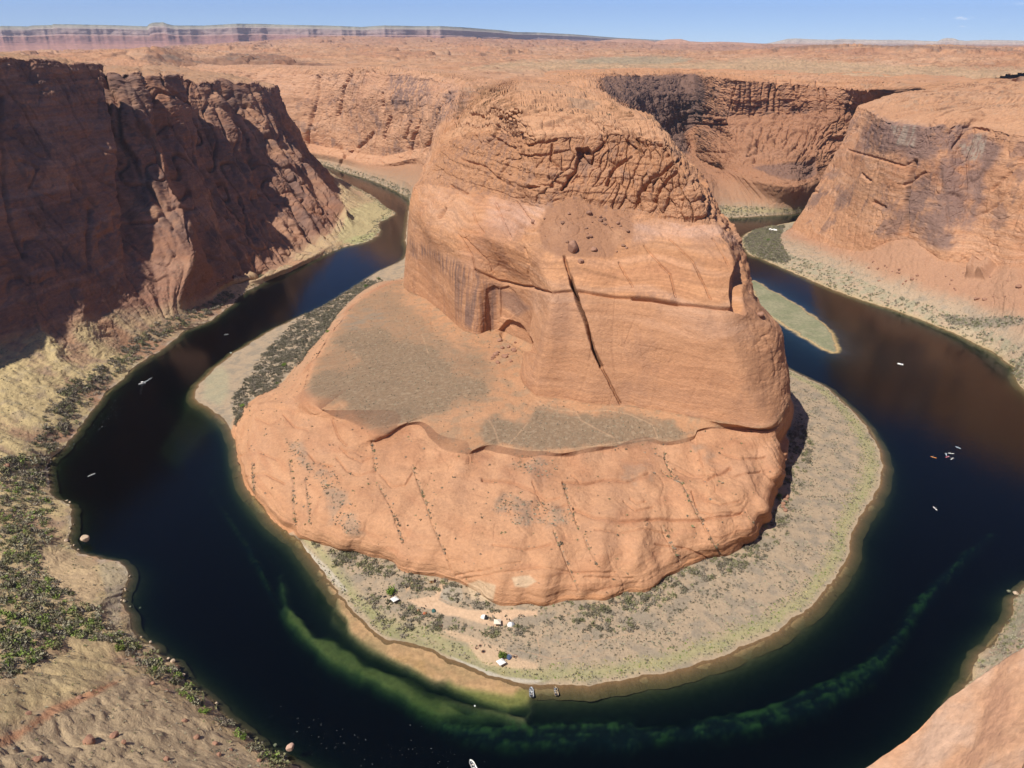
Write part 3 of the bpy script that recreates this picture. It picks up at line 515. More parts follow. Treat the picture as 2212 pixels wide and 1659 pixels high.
strokes += [(Z1(l), 2.6, 3.5) for l in ([(350,330),(390,250),(440,235)],[(560,300),(620,330),(680,365)],[(480,290),(505,350),(470,400)],[(420,430),(540,465),(610,530)],[(700,400),(800,410),(900,390)],[(860,520),(960,560)],[(360,560),(440,600)],[(740,350),(900,325)],[(640,450),(600,520)],[(880,340),(870,430),(940,480)])]
strokes += [(Z1(l), 3.5, 4) for l in ([(990,240),(1030,270)],[(1150,270),(1250,260)],[(600,210),(680,180),(760,185)],[(770,575),(880,560)],[(430,180),(520,190)])]
strokes += [(ZB(l), 3.0, 9) for l in ([(400,480),(390,600),(350,740),(335,900)],[(600,460),(560,560),(520,720)],[(797,580),(797,680)],[(1210,580),(1130,720),(1075,910)],[(970,760),(940,860),(970,960)],[(1030,750),(990,860),(985,950)],[(840,730),(810,860)],[(735,830),(650,920)])]
rj = random.Random(8)
for i in range(15):
    xx = 1505+i*20+rj.uniform(-7, 7); strokes.append(([(xx, 176+rj.uniform(0, 14)), (xx+rj.uniform(-6, 6), 210), (xx+rj.uniform(-10, 6), 240)], rj.uniform(1.4, 2.6), rj.uniform(4, 11)))
    xx = 1492+i*20+rj.uniform(-7, 7); strokes.append(([(xx, 272), (xx-rj.uniform(2, 12), 300), (xx-rj.uniform(4, 20), 322)], rj.uniform(1.4, 2.4), rj.uniform(3, 9)))
strokes += [([(1490,250),(1560,256),(1640,250),(1770,254)], 2.2, -5), ([(1480,266),(1560,270),(1640,264),(1770,268)], 2.2, 8), ([(1480,326),(1560,330),(1640,327),(1750,330)], 2.2, 7), ([(1610,346),(1690,345),(1764,340)], 2.0, -5), ([(1610,352),(1690,352),(1764,348)], 2.5, 6)]
dI += sculpt(GI, NI, PI_, strokes)
dI -= 6*poly_mask(PI_, ZC([(920,795),(1080,775),(1220,760),(1226,830),(1180,858),(1080,852),(1000,830)]), 2.5)
# alcoves in the dark wall left of the buttress
for pts, dep in ((Z1([(545,1095),(580,1075),(602,1090),(604,1290),(565,1310),(535,1250)]), 1.8), (Z1([(612,1090),(650,1078),(700,1110),(720,1200),(650,1245),(612,1235)]), 1.6), (Z1([(606,1300),(650,1250),(720,1265),(765,1340),(790,1420),(720,1400),(620,1335)]), 5),
                 (Z1([(1000,370),(1060,360),(1090,400),(1080,450),(1010,430)]), 9), (ZB([(520,1030),(560,950),(610,940),(590,970),(560,990),(530,1030)]), 10)):
    dI -= dep*poly_mask(PI_, pts, 1.5, 2.5*nbig+2*nxy)
dI -= 7*poly_mask(PI_, Z1([(1800,1030),(1840,940),(1862,1040),(1840,1100),(1850,1220),(1800,1200),(1792,1100)]), 5)
# undulating bulges of the slickrock apron between its joints
ap = tab(ssI, kI, kS, sS, [[0]*15]*3 + [[0,0,0,0,0,1,1,1,0,0,0,0,0,0,0]]*2 + [[0]*15]*9)
dI += ap*(1.8*np.sin((PI_[..., 0]+0.35*PI_[..., 1])/14+3*nbig)*.5 + 1.2*nbig)
# talus ridges below the far right wall
tal = tab(ssI, kI, kS, sS, [[0]*15]*2 + [[.2]*2+[.5]*2+[0]*4+[0,0,.5,1,1,1,1]] + [[.3]*2+[.5]*2+[0]*4+[0,0,.5,1,1,1,1]] + [[0]*15]*10)
dI += tal*4*(np.abs(noise(np.broadcast_to(UI/26, x.shape), y*0, z/150, 61))-.3)
GI0 = GI
GI = GI + NI*dI[..., None]
top = tab(ssI, kI, kS, sS, [[0]*15]*10 + [[.4]*15, [1]*15, [1]*15, [0]*15])
GI[..., 2] += top*(terrace(x, y, 71, 4.2, 75) + 0.35*terrace(x, y, 72, 1.7, 26))
ris_shade = top*riser(x, y, 71, 75)
bench = tab(ssI, kI, kS, sS, [[0]*15, [0]*15, [0,0,0,.3,1,1,1,1,1,.4,0,0,0,0,0]] + [[0]*15]*11)
GI[..., 2] += bench*0.5*fbm(x/14, y/14, 0*x, 3, .5, 73)
# shoreline row stays on the water
PI_ = proj(GI)
# colour
cI = rock_colour(GI, C_ORANGE, 200)
wob = 5*nbig + 3*nxy
far_l = tab(ssI, kI, kS, sS, [[1,1,1,.6,0,0,0,0,0,0,0,0,0,0,0]]*14); far_r = tab(ssI, kI, kS, sS, [[0]*9+[.5,1,1,1,1,1]]*10+[[0]*9+[.2,.4,.4,.4,.4,.4]]+[[0]*15]*3)
cI = paint(cI, far_r*.75, C_BROWN*1.0); cI = paint(cI, far_l*.35, C_PINK)
front = tab(ssI, kI, kS, sS, [[0,0,0,0,1,1,1,1,1,.3,0,0,0,0,0]]*14)
kk2 = np.broadcast_to(kI[:, None], x.shape); ss2 = np.broadcast_to(ssI[None], x.shape)
bed = noise(x/60, y/60, (z+8*noise(x/40, y/40, z/40, 84))/3.2, 85)
# lower wall a shade browner, apron salmon with swirls, shelf pale pink
cI = paint(cI, front*.5*((kk2 > 6) & (kk2 < 7)), np.array([.44, .235, .135]))
sw = noise(x/30+1.2*noise(x/36, y/36, z/30, 81), y/30+1.2*noise(x/36, y/36, z/30, 83), z/3, 82); apr = front*((kk2 > 3) & (kk2 < 4.1))
cI = paint(cI, apr*.65, C_SALMON); cI = paint(cI, apr*np.clip(sw*.9, 0, .5), C_RED*1.15)
for pts, c, a, f in ((Z1([(760,1095),(980,1125),(1000,1190),(900,1240),(780,1180)]), C_PINK, .55, 8), (Z1([(1400,1160),(1700,1200),(1790,1210),(1880,1330),(1700,1330),(1480,1230)]), C_PINK, .6, 10),
      (Z1([(560,620),(860,650),(800,760),(680,830),(500,760)]), np.array([.55,.36,.28]), .7, 8), (Z1([(1290,730),(1720,735),(1840,850),(1600,830),(1300,840)]), np.array([.55,.36,.28]), .7, 8), (Z1([(200,540),(420,560),(560,640),(480,760),(230,760)]), C_PINK, .4, 10),
      (Z1([(1000,600),(1100,640),(1300,700),(1290,830),(1210,860),(1190,930),(1080,930),(920,925),(830,870),(800,790),(850,680)]), C_TALUS*.93, .95, 6), (Z1([(850,760),(940,740),(975,800),(940,840),(870,820)]), C_SALMON, .55, 6), (Z1([(1180,790),(1250,790),(1240,850),(1190,860)]), C_SALMON, .5, 6),
      (Z1([(680,860),(740,865),(740,905),(690,890)]), C_TALUS, .8, 3), (Z1([(1850,1130),(1940,1130),(1990,1230),(1940,1260),(1850,1240)]), C_TALUS, .9, 4),
      (Z1([(550,1340),(640,1340),(720,1390),(700,1480),(620,1480),(560,1410)]), C_BROWN, .6, 6)):
    soft = 1 if c is C_BROWN or a > .78 else .55+.6*np.clip(bed, -.6, .7)
    cI = paint(cI, poly_mask(PI_, pts, f*(1 if a > .78 else 2.2), wob*(1.5 if a > .78 else 2.5))*a*soft, c)
# desert varnish: vertical streaks where the wall is steep
st = noise(x/5, y/5, z/90, 91)+.6*noise(x/1.8, y/1.8, z/60, 92)
v1 = poly_mask(PI_, Z1([(150,930),(265,930),(370,1060),(385,1240),(500,1330),(575,1300),(610,1080),(540,1060),(490,1000),(260,890),(140,830)]), 10, wob)
cI = paint(cI, v1*sstep(-.45, .5, st)*.8, C_VARN_SHADE*1.5); cI = paint(cI, v1*sstep(.35, .8, -st)*.5, C_PINK)
cI = paint(cI, poly_mask(PI_, Z1([(610,1100),(700,1110),(760,1190),(700,1230),(620,1180)]), 6, wob)*.55, C_VARN_SHADE*1.4); cI = paint(cI, poly_mask(PI_, Z1([(1010,420),(1060,420),(1090,470),(1010,480)]), 4)*.7, C_VARN_SHADE*1.7)  # two darker patches at the alcoves
cI = paint(cI, poly_mask(PI_, Z1([(1290,1100),(1500,1110),(1510,1150),(1300,1140)]), 9, wob*2)*.4*sstep(-.4, .4, st), C_VARN_SHADE*1.3)
blot = fbm(x/38, y/38, z/26, 4, .6, 93)
v2 = poly_mask(PI_, ZB([(830,450),(1010,470),(1110,500),(1100,640),(960,690),(850,640),(840,540)]), 8, wob)+poly_mask(PI_, ZB([(1190,560),(1380,560),(1330,640),(1260,740),(1100,770),(1120,690)]), 8, wob)
cI = paint(cI, np.clip(v2, 0, 1)*sstep(-.5, .3, st+blot*.6)*.75, C_VARN_SHADE*1.7)
steep = 1-np.clip(NI[..., 2]*1.6, 0, 1)
cI = paint(cI, far_l*steep*sstep(.15, .55, blot+.3*st)*.6, C_VARN_SHADE*1.6); cI = paint(cI, far_r*steep*sstep(.0, .5, blot+.4*st)*.55, C_VARN_SHADE*1.2)
cI = paint(cI, poly_mask(PI_, ZC([(190,360),(660,350),(700,420),(680,560),(600,640),(620,730),(540,740),(440,540),(230,450)]), 6, wob)*(kk2 > 4)*(kk2 < 10.2)*.75, C_VARN_SHADE*1.15)  # shade of the far right wall painted into its colour
# talus and banks
bank = np.clip(1-(kk2-2)*1.0, 0, 1)*(kk2 > .8)
cI = paint(cI, far_r*np.clip(1-(kk2-3)*.8, 0, 1)*.8, C_TALUS*.95); cI = paint(cI, far_l*np.clip(1-(kk2-2.6)*.8, 0, 1)*.8, C_TALUS*.85)
m_bank = tab(ssI, kI, kS, sS, [[1]*15, [1]*15, [.4,.4,.4,.6,1,.0,1,1,1,.6,.2,.2,.2,.2,.2], [0,0,0,0,.7,0,0,0,0,0,0,0,0,0,0]] + [[0]*15]*10)
m_bank = np.where((kk2 < 2.08) & (ss2 > 4.68) & (ss2 < 9), 1.0, np.where((kk2 < 2.05) & (ss2 > 2.9) & (ss2 < 4), 1, m_bank*(1-front)+m_bank*front*((ss2 < 4) | (kk2 < 2.05))))
m_bank = m_bank*(1-((ss2 > 4.08) & (ss2 < 4.66)))
grn = fbm(x/12, y/12, 0*x, 4, .6, 95)
cI = paint(cI, m_bank, np.array([.39, .295, .20])); cI = paint(cI, m_bank*sstep(-.2, .4, grn)*.65, C_GREY*.68)
# ring of pale cobbles, then grass, along the water
ring = (kk2-1)*np.interp(ss2, [3, 4, 4.7, 5, 6, 7, 8, 9], [1, .1, .15, .9, 1.3, 1.4, 1.4, .5])
cI = paint(cI, m_bank*np.exp(-((ring-.20)/.10)**2)*.7*(ss2 > 4.7), np.array([.33, .31, .15])); cI = paint(cI, m_bank*np.exp(-((ring-.03)/.035)**2)*.7*(ss2 > 4.8)*sstep(-.5, .3, nxy), C_PALE*.8)
for pts, c, a, f in ((ZH([(450,430),(800,370),(880,200),(950,200),(860,420),(1000,500),(1250,560),(1500,560),(2200,560),(2212,640),(1900,660),(1750,760),(1640,800),(1100,650),(960,640),(800,560),(560,500)]), np.array([.60,.41,.265]), .95, 3),
      (ZH([(900,830),(1000,840),(1300,920),(1650,1060),(2000,1230),(2212,1290),(2212,1370),(1850,1350),(1500,1300),(1380,1200),(1250,1000),(980,900)]), np.array([.56,.39,.25]), .8, 4), (ZH([(390,220),(560,120),(620,130),(420,300)]), C_SAND, .8, 3),
      (ZH([(1240,200),(1400,150),(1620,230),(1590,440),(1300,440)]), C_PALE, .75, 3), (ZH([(1850,120),(2090,90),(2190,170),(2040,250),(1900,230)]), C_PALE, .75, 3), (ZH([(1000,190),(1150,220),(1190,320),(1180,440),(980,470),(870,390),(900,280)]), C_GREY*1.05, .7, 3),
      (ZF([(560,600),(740,780),(1000,860),(1200,960),(1300,1000),(1700,1050),(1650,1085),(1420,1060),(1200,990),(960,880),(640,790),(520,640)]), np.array([.27,.26,.12]), .6, 4),
      (ZF([(1060,920),(1250,1000),(1400,1050),(1650,1070),(1600,1095),(1380,1085),(1180,1000)]), C_WHITE*.78, .85, 3), (ZD([(1340,960),(1450,900),(1500,960),(1480,1100),(1440,1160),(1330,1110)]), np.array([.36,.335,.215]), .6, 9), (ZF([(140,220),(330,400),(430,520),(400,530),(280,400),(130,240)]), C_WHITE*.75, .8, 3)):
    cI = paint(cI, poly_mask(PI_, pts, f, wob*.5)*a*(kk2 < 3.2), c)
# benches: scrub floor, bare sand, trails
B1 = Z8([(640,270),(830,260),(900,310),(1010,330),(1100,360),(1190,420),(1240,490),(1390,560),(1420,610),(1400,650),(1230,660),(1170,710),(1130,720),(1050,765),(930,790),(820,805),(740,780),(640,710),(600,660),(500,650),(420,600),(450,530),(520,490),(650,480),(700,440),(600,380),(540,345)])
B2 = Z2([(0,700),(0,560),(100,530),(270,600),(330,470),(560,510),(700,510),(850,510),(960,545),(1060,590),(1180,570),(1300,640),(1210,690),(1090,690),(950,700),(700,720),(480,745),(270,750),(150,725)])
bch = front*((kk2 > 4.1) & (kk2 < 6.02))
cI = paint(cI, bch*.75, np.array([.44, .245, .135])); cI = paint(cI, bch*.6*sstep(-.2, .5, grn), C_SCRUB*1.3)
B3 = Z8([(560,300),(640,200),(700,110),(900,30),(990,140),(1090,250),(1250,350),(1400,420),(1440,560),(1380,680),(1200,720),(900,800),(640,720),(440,620)])
wide = 2.4*wob+9*fbm(x/22, y/22, 0*x, 3, .6, 99)
m = np.maximum(np.maximum(poly_mask(PI_, B1, 12, wide), poly_mask(PI_, B2, 9, wide)), .62*poly_mask(PI_, B3, 16, wide))*front*(kk2 > 3.9)*(kk2 < 6.1)
cI = paint(cI, m*.92, C_SCRUB); cI = paint(cI, m*sstep(.0, .5, fbm(x/3.5, y/3.5, 0*x, 3, .6, 98))*.55, np.array([.36, .27, .18])); cI = paint(cI, m*sstep(.0, .6, fbm(x/60, y/60, 0*x, 3, .5, 96))*.35, np.array([.17, .12, .08]))
trails = [Z2(l) for l in ([(330,440),(450,495),(560,505),(780,500),(900,520),(1000,560),(1060,590),(1090,670)],[(580,510),(610,560),(720,620),(820,670)],[(0,715),(150,720),(270,750),(480,745),(700,720),(1000,680),(1090,670)],[(160,710),(220,650),(280,580)],[(100,700),(75,620),(40,560)])] + \
   [Z8(l) for l in ([(600,670),(700,770),(780,810),(920,790),(1050,765)],[(650,330),(700,430)],[(1050,300),(1090,400)])] + \
   [ZF(l) for l in ([(1620,800),(1690,690),(1800,660),(2000,590),(2200,600)],[(1480,880),(1700,940),(1880,920),(1950,800),(1900,760)],[(1180,600),(1210,640)],[(1000,790),(1080,820),(1190,830)],[(980,580),(900,590),(800,570)],[(1000,470),(990,560),(1060,590)],[(1600,800),(1620,900),(1600,960)],[(1750,820),(1950,830),(2200,780)])]
for l in trails: cI = paint(cI, line_mask(PI_, l, 1.2, wob*.3)*.5, np.array([.52, .33, .20]))
for l in slick_lines: cI = paint(cI, line_mask(PI_, l, 2.0)*.45*sstep(-.3, .3, grn), C_GREY*.55)
for l in tops: cI = paint(cI, line_mask(PI_, [(a, b+1.2) for a, b in l], 1.5, wob*.4)*.6*sstep(-.6, .3, nbig), C_BROWN*.5)  # shadow lines under the top ledges, painted in brown
for l in arcs: cI = paint(cI, line_mask(PI_, [(a, b+2) for a, b in l], 3, wob*.5)*.35, C_RED)
for l in scoops: cI = paint(cI, line_mask(PI_, [(a, b+4) for a, b in l], 5)*.5, C_RED*1.1)
for pts in (Z8([(290,830),(400,900),(430,1000),(520,1000),(600,1080),(640,1200),(600,1260),(560,1250),(500,1130),(430,1050),(340,960)]), Z8([(560,1270),(700,1270),(740,1390),(660,1400),(560,1330)]), Z2([(1280,690),(1350,700),(1440,800),(1430,840),(1300,790)]),
            Z2([(130,1010),(300,1060),(480,1100),(600,1150),(520,1220),(200,1210),(60,1120)]), Z2([(160,800),(300,780),(470,830),(460,900),(380,920),(200,870)]), Z8([(550,200),(820,180),(860,240),(640,270)]), Z2([(870,840),(1000,830),(1040,880),(960,960),(880,920)])):
    cI = paint(cI, poly_mask(PI_, pts, 9, wide)*sstep(-.4, .4, grn)*.5, C_GREY*.68)
cI = paint(cI, ris_shade*.8, C_BROWN*.48)  # ledge faces painted dark, standing in for overhang shadow
cI = paint(cI, upc*.5, np.array([.36,.185,.10])); cI = paint(cI, upc*sstep(.05, .6, st+.5*blot)*.4, C_VARN_SHADE*1.6); cI = paint(cI, frn*((kk2 > 6) & (kk2 < 7.0))*sstep(.25, .8, st)*.22, C_BROWN*.8); cI = paint(cI, frn*((kk2 > 10.05) & (kk2 < 12.5))*.45, np.array([.52,.30,.175]))
cI = paint(cI, poly_mask(PI_, ZC([(920,795),(1080,775),(1220,760),(1226,830),(1180,858),(1080,852),(1000,830)]), 3, wob*.6)*.6, C_VARN_SHADE*1.3)  # shadow of the recessed block wall painted in
cI = paint(cI, ((kk2 > 4.02) & (kk2 < 4.98))*w_ledge[None, :, 0]*.75, np.array([.17,.075,.045]))  # bench ledge face painted dark to deepen its overhang shadow line
cI = paint(cI, front*((kk2 > 3.5) & (kk2 < 4.02))*.5*sstep(3.5, 3.9, kk2)*sstep(-.3, .4, nbig), C_RED*.9)
stn = sstep(.05, .5, fbm(x/26, y/26, z/60, 4, .6, 86)); cI = paint(cI, front*((kk2 > 6) & (kk2 < 9.2))*stn*.30, np.array([.27,.15,.10])); cI = paint(cI, apr*stn*.18, np.array([.36,.21,.14]))
# plateau top: scattered scrub in the hollows
cI = paint(cI, (kk2 > 10.8)*sstep(.25, .6, fbm(x/40, y/40, 0*x, 4, .5, 97))*.45, C_GREY*.7); cI = paint(cI, (kk2 > 10.3)*.30, np.array([.48,.265,.15]))
cI = paint(cI, (kk2 < 1.02)*1.0, np.array([.17,.105,.05]))
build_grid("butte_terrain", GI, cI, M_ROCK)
# ---- left wall, its bank and the hills under the camera
x, y, z = (GL[..., i].astype(np.float32) for i in range(3))
PL = proj(GL); UL = arclen(rL[3]); nbig = fbm(x/35, y/35, z/35, 3, .5, 152); nxy = noise(x/9, y/9, z/9, 151)
kk2 = np.broadcast_to(kL[:, None], x.shape); ss2 = np.broadcast_to(ssL[None], x.shape); uu = np.broadcast_to(UL, x.shape)
kS = [0, 1, 2, 3, 4, 5, 6, 7, 8, 9]; sS = [0, 2, 4, 5, 5.3, 6, 7, 8, 9, 10]
aL = tab(ssL, kL, kS, sS, [[0]*10, [.2]*10, [1.5,1,1,1,1,1,1,2,3,3], [3,3,3,3,3,4,4,4,4,4], [6,6,5,5,6,7,7,7,7,7], [7,7,5,5,7,8,8,8,8,8], [3]*10, [3]*10, [3]*10, [0]*10])
aJ = tab(ssL, kL, kS, sS, [[0]*10, [0]*10, [0]*10, [1,1,1,1,2,3,3,2,1,1], [2,2,2,2,4,6,6,4,3,3], [3,3,2.2,2.2,5,6,6,5,4,4], [2.5,2.5,2,2,3,3,3,3,2,2], [.5]*10, [0]*10, [0]*10])
aE = tab(ssL, kL, kS, sS, [[0]*10, [0]*10, [.1]*10, [.4]*10, [.5]*10, [.8,.8,.8,.8,.8,.8,.8,.8,.8,.8], [1.8]*10, [1]*10, [.3]*10, [0]*10])
aB = tab(ssL, kL, kS, sS, [[0]*10, [.2]*10, [.25]*10, [.5,.5,.4,.8,.8,1,1.2,1.2,1,1], [.8,.8,.6,.6,.5,.5,.6,.6,.6,.6], [.8,.8,.6,.6,.5,.5,.6,.8,.8,.8], [1]*10, [.3]*10, [0]*10, [0]*10])
aF = tab(ssL, kL, kS, sS, [[.1]*10, [.3]*10, [.5]*10, [.8]*10, [.9]*10, [.9]*10, [.9]*10, [.6]*10, [.6]*10, [0]*10])
dL = relief(GL, NL, UL, aL, aJ, aE, aB, aF, 300, lean=0.6, bsize=(16, 34))
# long leaning ribs on the far half of the wall
rb = tab(ssL, kL, kS, sS, [[0]*10]*3 + [[0,0,0,0,.6,1,1,.8,.4,0]] + [[0,0,0,.1,.8,1,1,.8,.4,0]]*2 + [[0,0,0,.1,.4,.5,.5,.5,.4,0]] + [[0]*10]*3)
rn = noise(uu/55+z/110, z/200, y*0, 311)+.55*noise(uu/24+z/70, z/120, y*0, 312)
dL += rb*(26*np.abs(rn)**.85-11)
# talus cones and gullies on the near bank
tal = tab(ssL, kL, kS, sS, [[0]*10, [0]*10, [.5,.6,.6,.2,.1,0,0,.3,.3,0], [.6,1,1,.2,.1,0,0,.4,.4,0], [0]*10, [0]*10, [0]*10, [0]*10, [0]*10, [0]*10])
cone = np.abs(noise(uu/48+.25*nbig, kk2/3, y*0, 321)); dL += tal*(15*(.36-cone)*1.0 - 1.5) + tal*1.5*(np.abs(noise(uu/15+.4*nbig, kk2/2, y*0, 322))-.3)
strokes = [(ZA(l), w, d) for l, w, d in (([(640,400),(660,520),(725,640),(740,860),(830,980)],4,10), ([(20,600),(10,800),(60,1380),(150,1590)],4,5), ([(560,1300),(545,1460),(555,1659)],5,5), ([(200,1150),(230,1050),(130,1000)],3,3),
  ([(1000,430),(1040,520),(1180,640)],3,5), ([(880,420),(900,520),(960,600)],4,6), ([(1150,1250),(1195,1480)],3,5), ([(1510,1200),(1560,1420)],4,6), ([(1190,860),(1250,960)],3,4), ([(1500,600),(1660,800)],4,6), ([(470,1120),(600,1280)],3,4), ([(960,1330),(1100,1600)],2.5,3), ([(830,1000),(880,1180)],3,4))]
dL += sculpt(GL, NL, PL, strokes)
GL = GL + NL*dL[..., None]
top = tab(ssL, kL, kS, sS, [[0]*10]*6 + [[.3]*10, [1]*10, [1]*10, [0]*10])
GL[..., 2] += top*(terrace(x, y, 371, 4.5, 80) + .8*terrace(x, y, 372, 1.4, 26))
ris_shade = top*np.maximum(riser(x, y, 371, 80), .8*riser(x, y, 372, 26))
PL = proj(GL); NL2 = grid_normals(GL)
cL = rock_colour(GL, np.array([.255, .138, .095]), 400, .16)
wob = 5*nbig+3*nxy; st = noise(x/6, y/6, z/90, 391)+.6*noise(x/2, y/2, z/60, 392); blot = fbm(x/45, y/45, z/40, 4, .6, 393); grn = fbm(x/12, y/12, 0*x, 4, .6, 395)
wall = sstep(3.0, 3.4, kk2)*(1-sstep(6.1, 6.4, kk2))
cL = paint(cL, wall*sstep(-.1, .5, blot+.35*st)*.6, C_VARN_SHADE*1.3)
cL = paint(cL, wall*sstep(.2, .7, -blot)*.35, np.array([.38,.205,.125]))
cL = paint(cL, ris_shade*.75, C_BROWN*.5); cL = paint(cL, (kk2 > 6.2)*.45, np.array([.47,.29,.165])); cL = paint(cL, (kk2 > 7)*sstep(.1, .6, grn)*.4, C_GREY*.7)  # first paint: undercut shadow put into the colour of the ledge faces
# bank: dry grass on the cones, red rubble in the gullies
bk0 = np.interp(ss2, [4.9, 5.15, 5.8, 6.1], [2.75, 2.1, 2.1, 2.75]); bk = (1-sstep(0, .4, kk2+.06*nxy-bk0+.12*nbig))
yel = np.interp(ss2, [0, .6, 1.2, 1.7, 2.2, 3, 4.3, 4.9, 6.2, 7.2, 8, 9, 10], [.2, .3, .5, .7, .85, 1, 1, .3, .2, .3, .5, .3, .1])
cL = paint(cL, bk, np.array([.40, .27, .165])); cL = paint(cL, bk*yel*sstep(.42, .1, cone+.25*grn), C_TAN*1.02); cL = paint(cL, bk*sstep(.2, .6, cone+.2*grn)*.7, C_TALUS)
cL = paint(cL, bk*sstep(0, .5, grn)*.35, C_GREY*.75)
for pts, c, a, f in ((ZE([(300,1060),(420,1000),(620,1060),(560,1180),(380,1270),(200,1330),(0,1440),(0,1240),(150,1160)]), C_TAN*1.05, .6, 10), (ZE([(0,1659),(0,1500),(100,1430),(300,1330),(560,1240),(700,1180),(1000,1340),(1300,1560),(1450,1659)]), np.array([.47,.35,.215]), .85, 8),
     (ZE([(0,1500),(150,1430),(270,1330),(400,1280),(560,1215),(650,1190),(560,1240),(420,1320),(300,1370),(180,1450),(60,1530),(0,1540)]), np.array([.45,.215,.115]), .8, 4), (ZE([(180,500),(340,490),(500,560),(560,700),(450,790),(330,780),(200,650)]), np.array([.47,.335,.2]), .8, 8), (ZE([(510,540),(610,560),(690,630),(640,760),(640,900),(590,900),(560,700)]), C_GREY*.9, .5, 6),
     (ZB([(590,1300),(820,1230),(870,1330),(790,1350),(760,1450),(640,1520),(520,1500)]), np.array([.43,.36,.19]), .85, 5), (ZB([(560,1490),(760,1440),(790,1400),(800,1350),(860,1335),(780,1440),(700,1525),(540,1520)]), np.array([.36,.36,.17]), .7, 3)):
    cL = paint(cL, poly_mask(PL, pts, f, wob)*a*(kk2 < 3.3), c)
for l in (ZE([(760,1280),(800,1350),(850,1380),(960,1470),(1080,1560),(1250,1640)]), ZE([(650,1420),(800,1350)])): cL = paint(cL, line_mask(PL, l, 1.5)*.5, C_SAND)
shore = np.clip((kk2-1)/.14, 0, 9); cL = paint(cL, np.exp(-shore**2)*.6*bk*sstep(-.2, .3, nxy), C_WHITE*.75)
cL = paint(cL, (kk2 < 1.02)*1.0, np.array([.15,.10,.055]))
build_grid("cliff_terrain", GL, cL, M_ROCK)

# ---- right wall and its bank
x, y, z = (GR[..., i].astype(np.float32) for i in range(3))
PR = proj(GR); UR = arclen(rR[3][::-1]); nbig = fbm(x/35, y/35, z/35, 3, .5, 252); nxy = noise(x/9, y/9, z/9, 251)
kk2 = np.broadcast_to(kR[:, None], x.shape); ss2 = np.broadcast_to(ssR[None], x.shape); uu = np.broadcast_to(UR, x.shape)
sF = ssR[::-1]
def tabR(v): return tab(sF, kR, kS, [0, 4, 5, 5.6, 6, 7, 7.5, 8, 10], v)[:, ::-1]
n9 = [1]*9
def c9(v): return [v]*9
aL = tabR([c9(0), c9(.3), c9(.8), c9(3), c9(4), c9(4), c9(3), c9(3), c9(3), c9(0)])
aJ = tabR([c9(0), c9(0), c9(0), c9(.8), [2,2,2,1.6,1.2,1,1,1,1], [2.5,2.5,2.5,2.2,1.5,1,1,1,1], c9(1.5), c9(.3), c9(0), c9(0)])
aE = tabR([c9(0), c9(0), c9(.1), c9(.3), [.35]*9, [.4]*9, c9(1.5), c9(1), c9(.3), c9(0)])
aB = tabR([c9(0), c9(.2), c9(.35), c9(.6), [.55,.55,.5,.35,.15,.15,.15,.15,.15], [.6,.6,.6,.4,.2,.2,.2,.2,.2], c9(.6), c9(.3), c9(.1), c9(0)])
aF = tabR([c9(.1), c9(.25), c9(.5), c9(.7), c9(.6), c9(.6), c9(.8), c9(.6), c9(.6), c9(0)])
dR = relief(GR, NR, UR, aL, aJ, aE, aB, aF, 500, lean=-.5, bsize=(22, 34))
tal = tabR([c9(0), c9(0), c9(.5), [1,1,1,1,.6,.2,.1,.1,.1], c9(0), c9(0), c9(0), c9(0), c9(0), c9(0)])
dR += tal*6*(.34-np.abs(noise(uu/40+.3*nbig, kk2/3, y*0, 521))) + tal*2*(np.abs(noise(uu/13+.4*nbig, kk2/2, y*0, 522))-.3)
strokes = [(ZC(l), w, d) for l, w, d in (([(1690,770),(1665,860),(1645,960),(1655,1110)],4,9), ([(1350,690),(1410,600)],3,4), ([(1640,880),(1740,820)],2.5,3), ([(1450,830),(1480,860)],3,4), ([(1190,900),(1230,915)],3,3), ([(1490,960),(1540,985)],4,4), ([(1560,575),(1700,585),(1760,600)],4,5), ([(1780,580),(1830,560),(1880,600)],5,7),
  ([(1880,700),(1920,640)],3,4), ([(1380,715),(1640,790),(1690,765)],2.5,2.5), ([(1270,1150),(1300,1090)],2,2), ([(1930,600),(1960,590),(2040,620)],3,4), ([(2060,900),(2150,820)],3,3), ([(2190,760),(2212,740)],3,4), ([(1450,505),(1530,512)],3,4))]
dR += sculpt(GR, NR, PR, strokes)
dR += 14*poly_mask(PR, ZC([(1940,1320),(1970,1260),(2030,1230),(2070,1260),(2030,1330)]), 5, 4*nbig)*(1+.6*nxy)     # the crag standing out of the talus
GR = GR + NR*dR[..., None]
top = tabR([c9(0)]*6 + [c9(.3), c9(1), c9(1), c9(0)])
GR[..., 2] += top*(terrace(x, y, 571, 4.5, 90) + .8*terrace(x, y, 572, 1.3, 28))
ris_shade = top*np.maximum(riser(x, y, 571, 90), .8*riser(x, y, 572, 28))
PR = proj(GR)
cR = rock_colour(GR, np.array([.45, .235, .13]), 600, .13)
wob = 6*nbig+4*nxy; st = noise(x/6, y/6, z/80, 591)+.6*noise(x/2, y/2, z/60, 592); blot = fbm(x/45, y/45, z/38, 5, .62, 593); grn = fbm(x/12, y/12, 0*x, 4, .6, 595)
wall = sstep(3.05, 3.3, kk2)*(1-sstep(6.0, 6.2, kk2))
cR = paint(cR, (kk2 > 6)*.4, np.array([.50,.29,.17])); cR = paint(cR, ris_shade*.75, C_BROWN*.5); cR = paint(cR, (kk2 > 6.5)*sstep(.1, .6, grn)*.3, C_GREY*.8)  # second paint darkens ledge faces like shade below an overhang
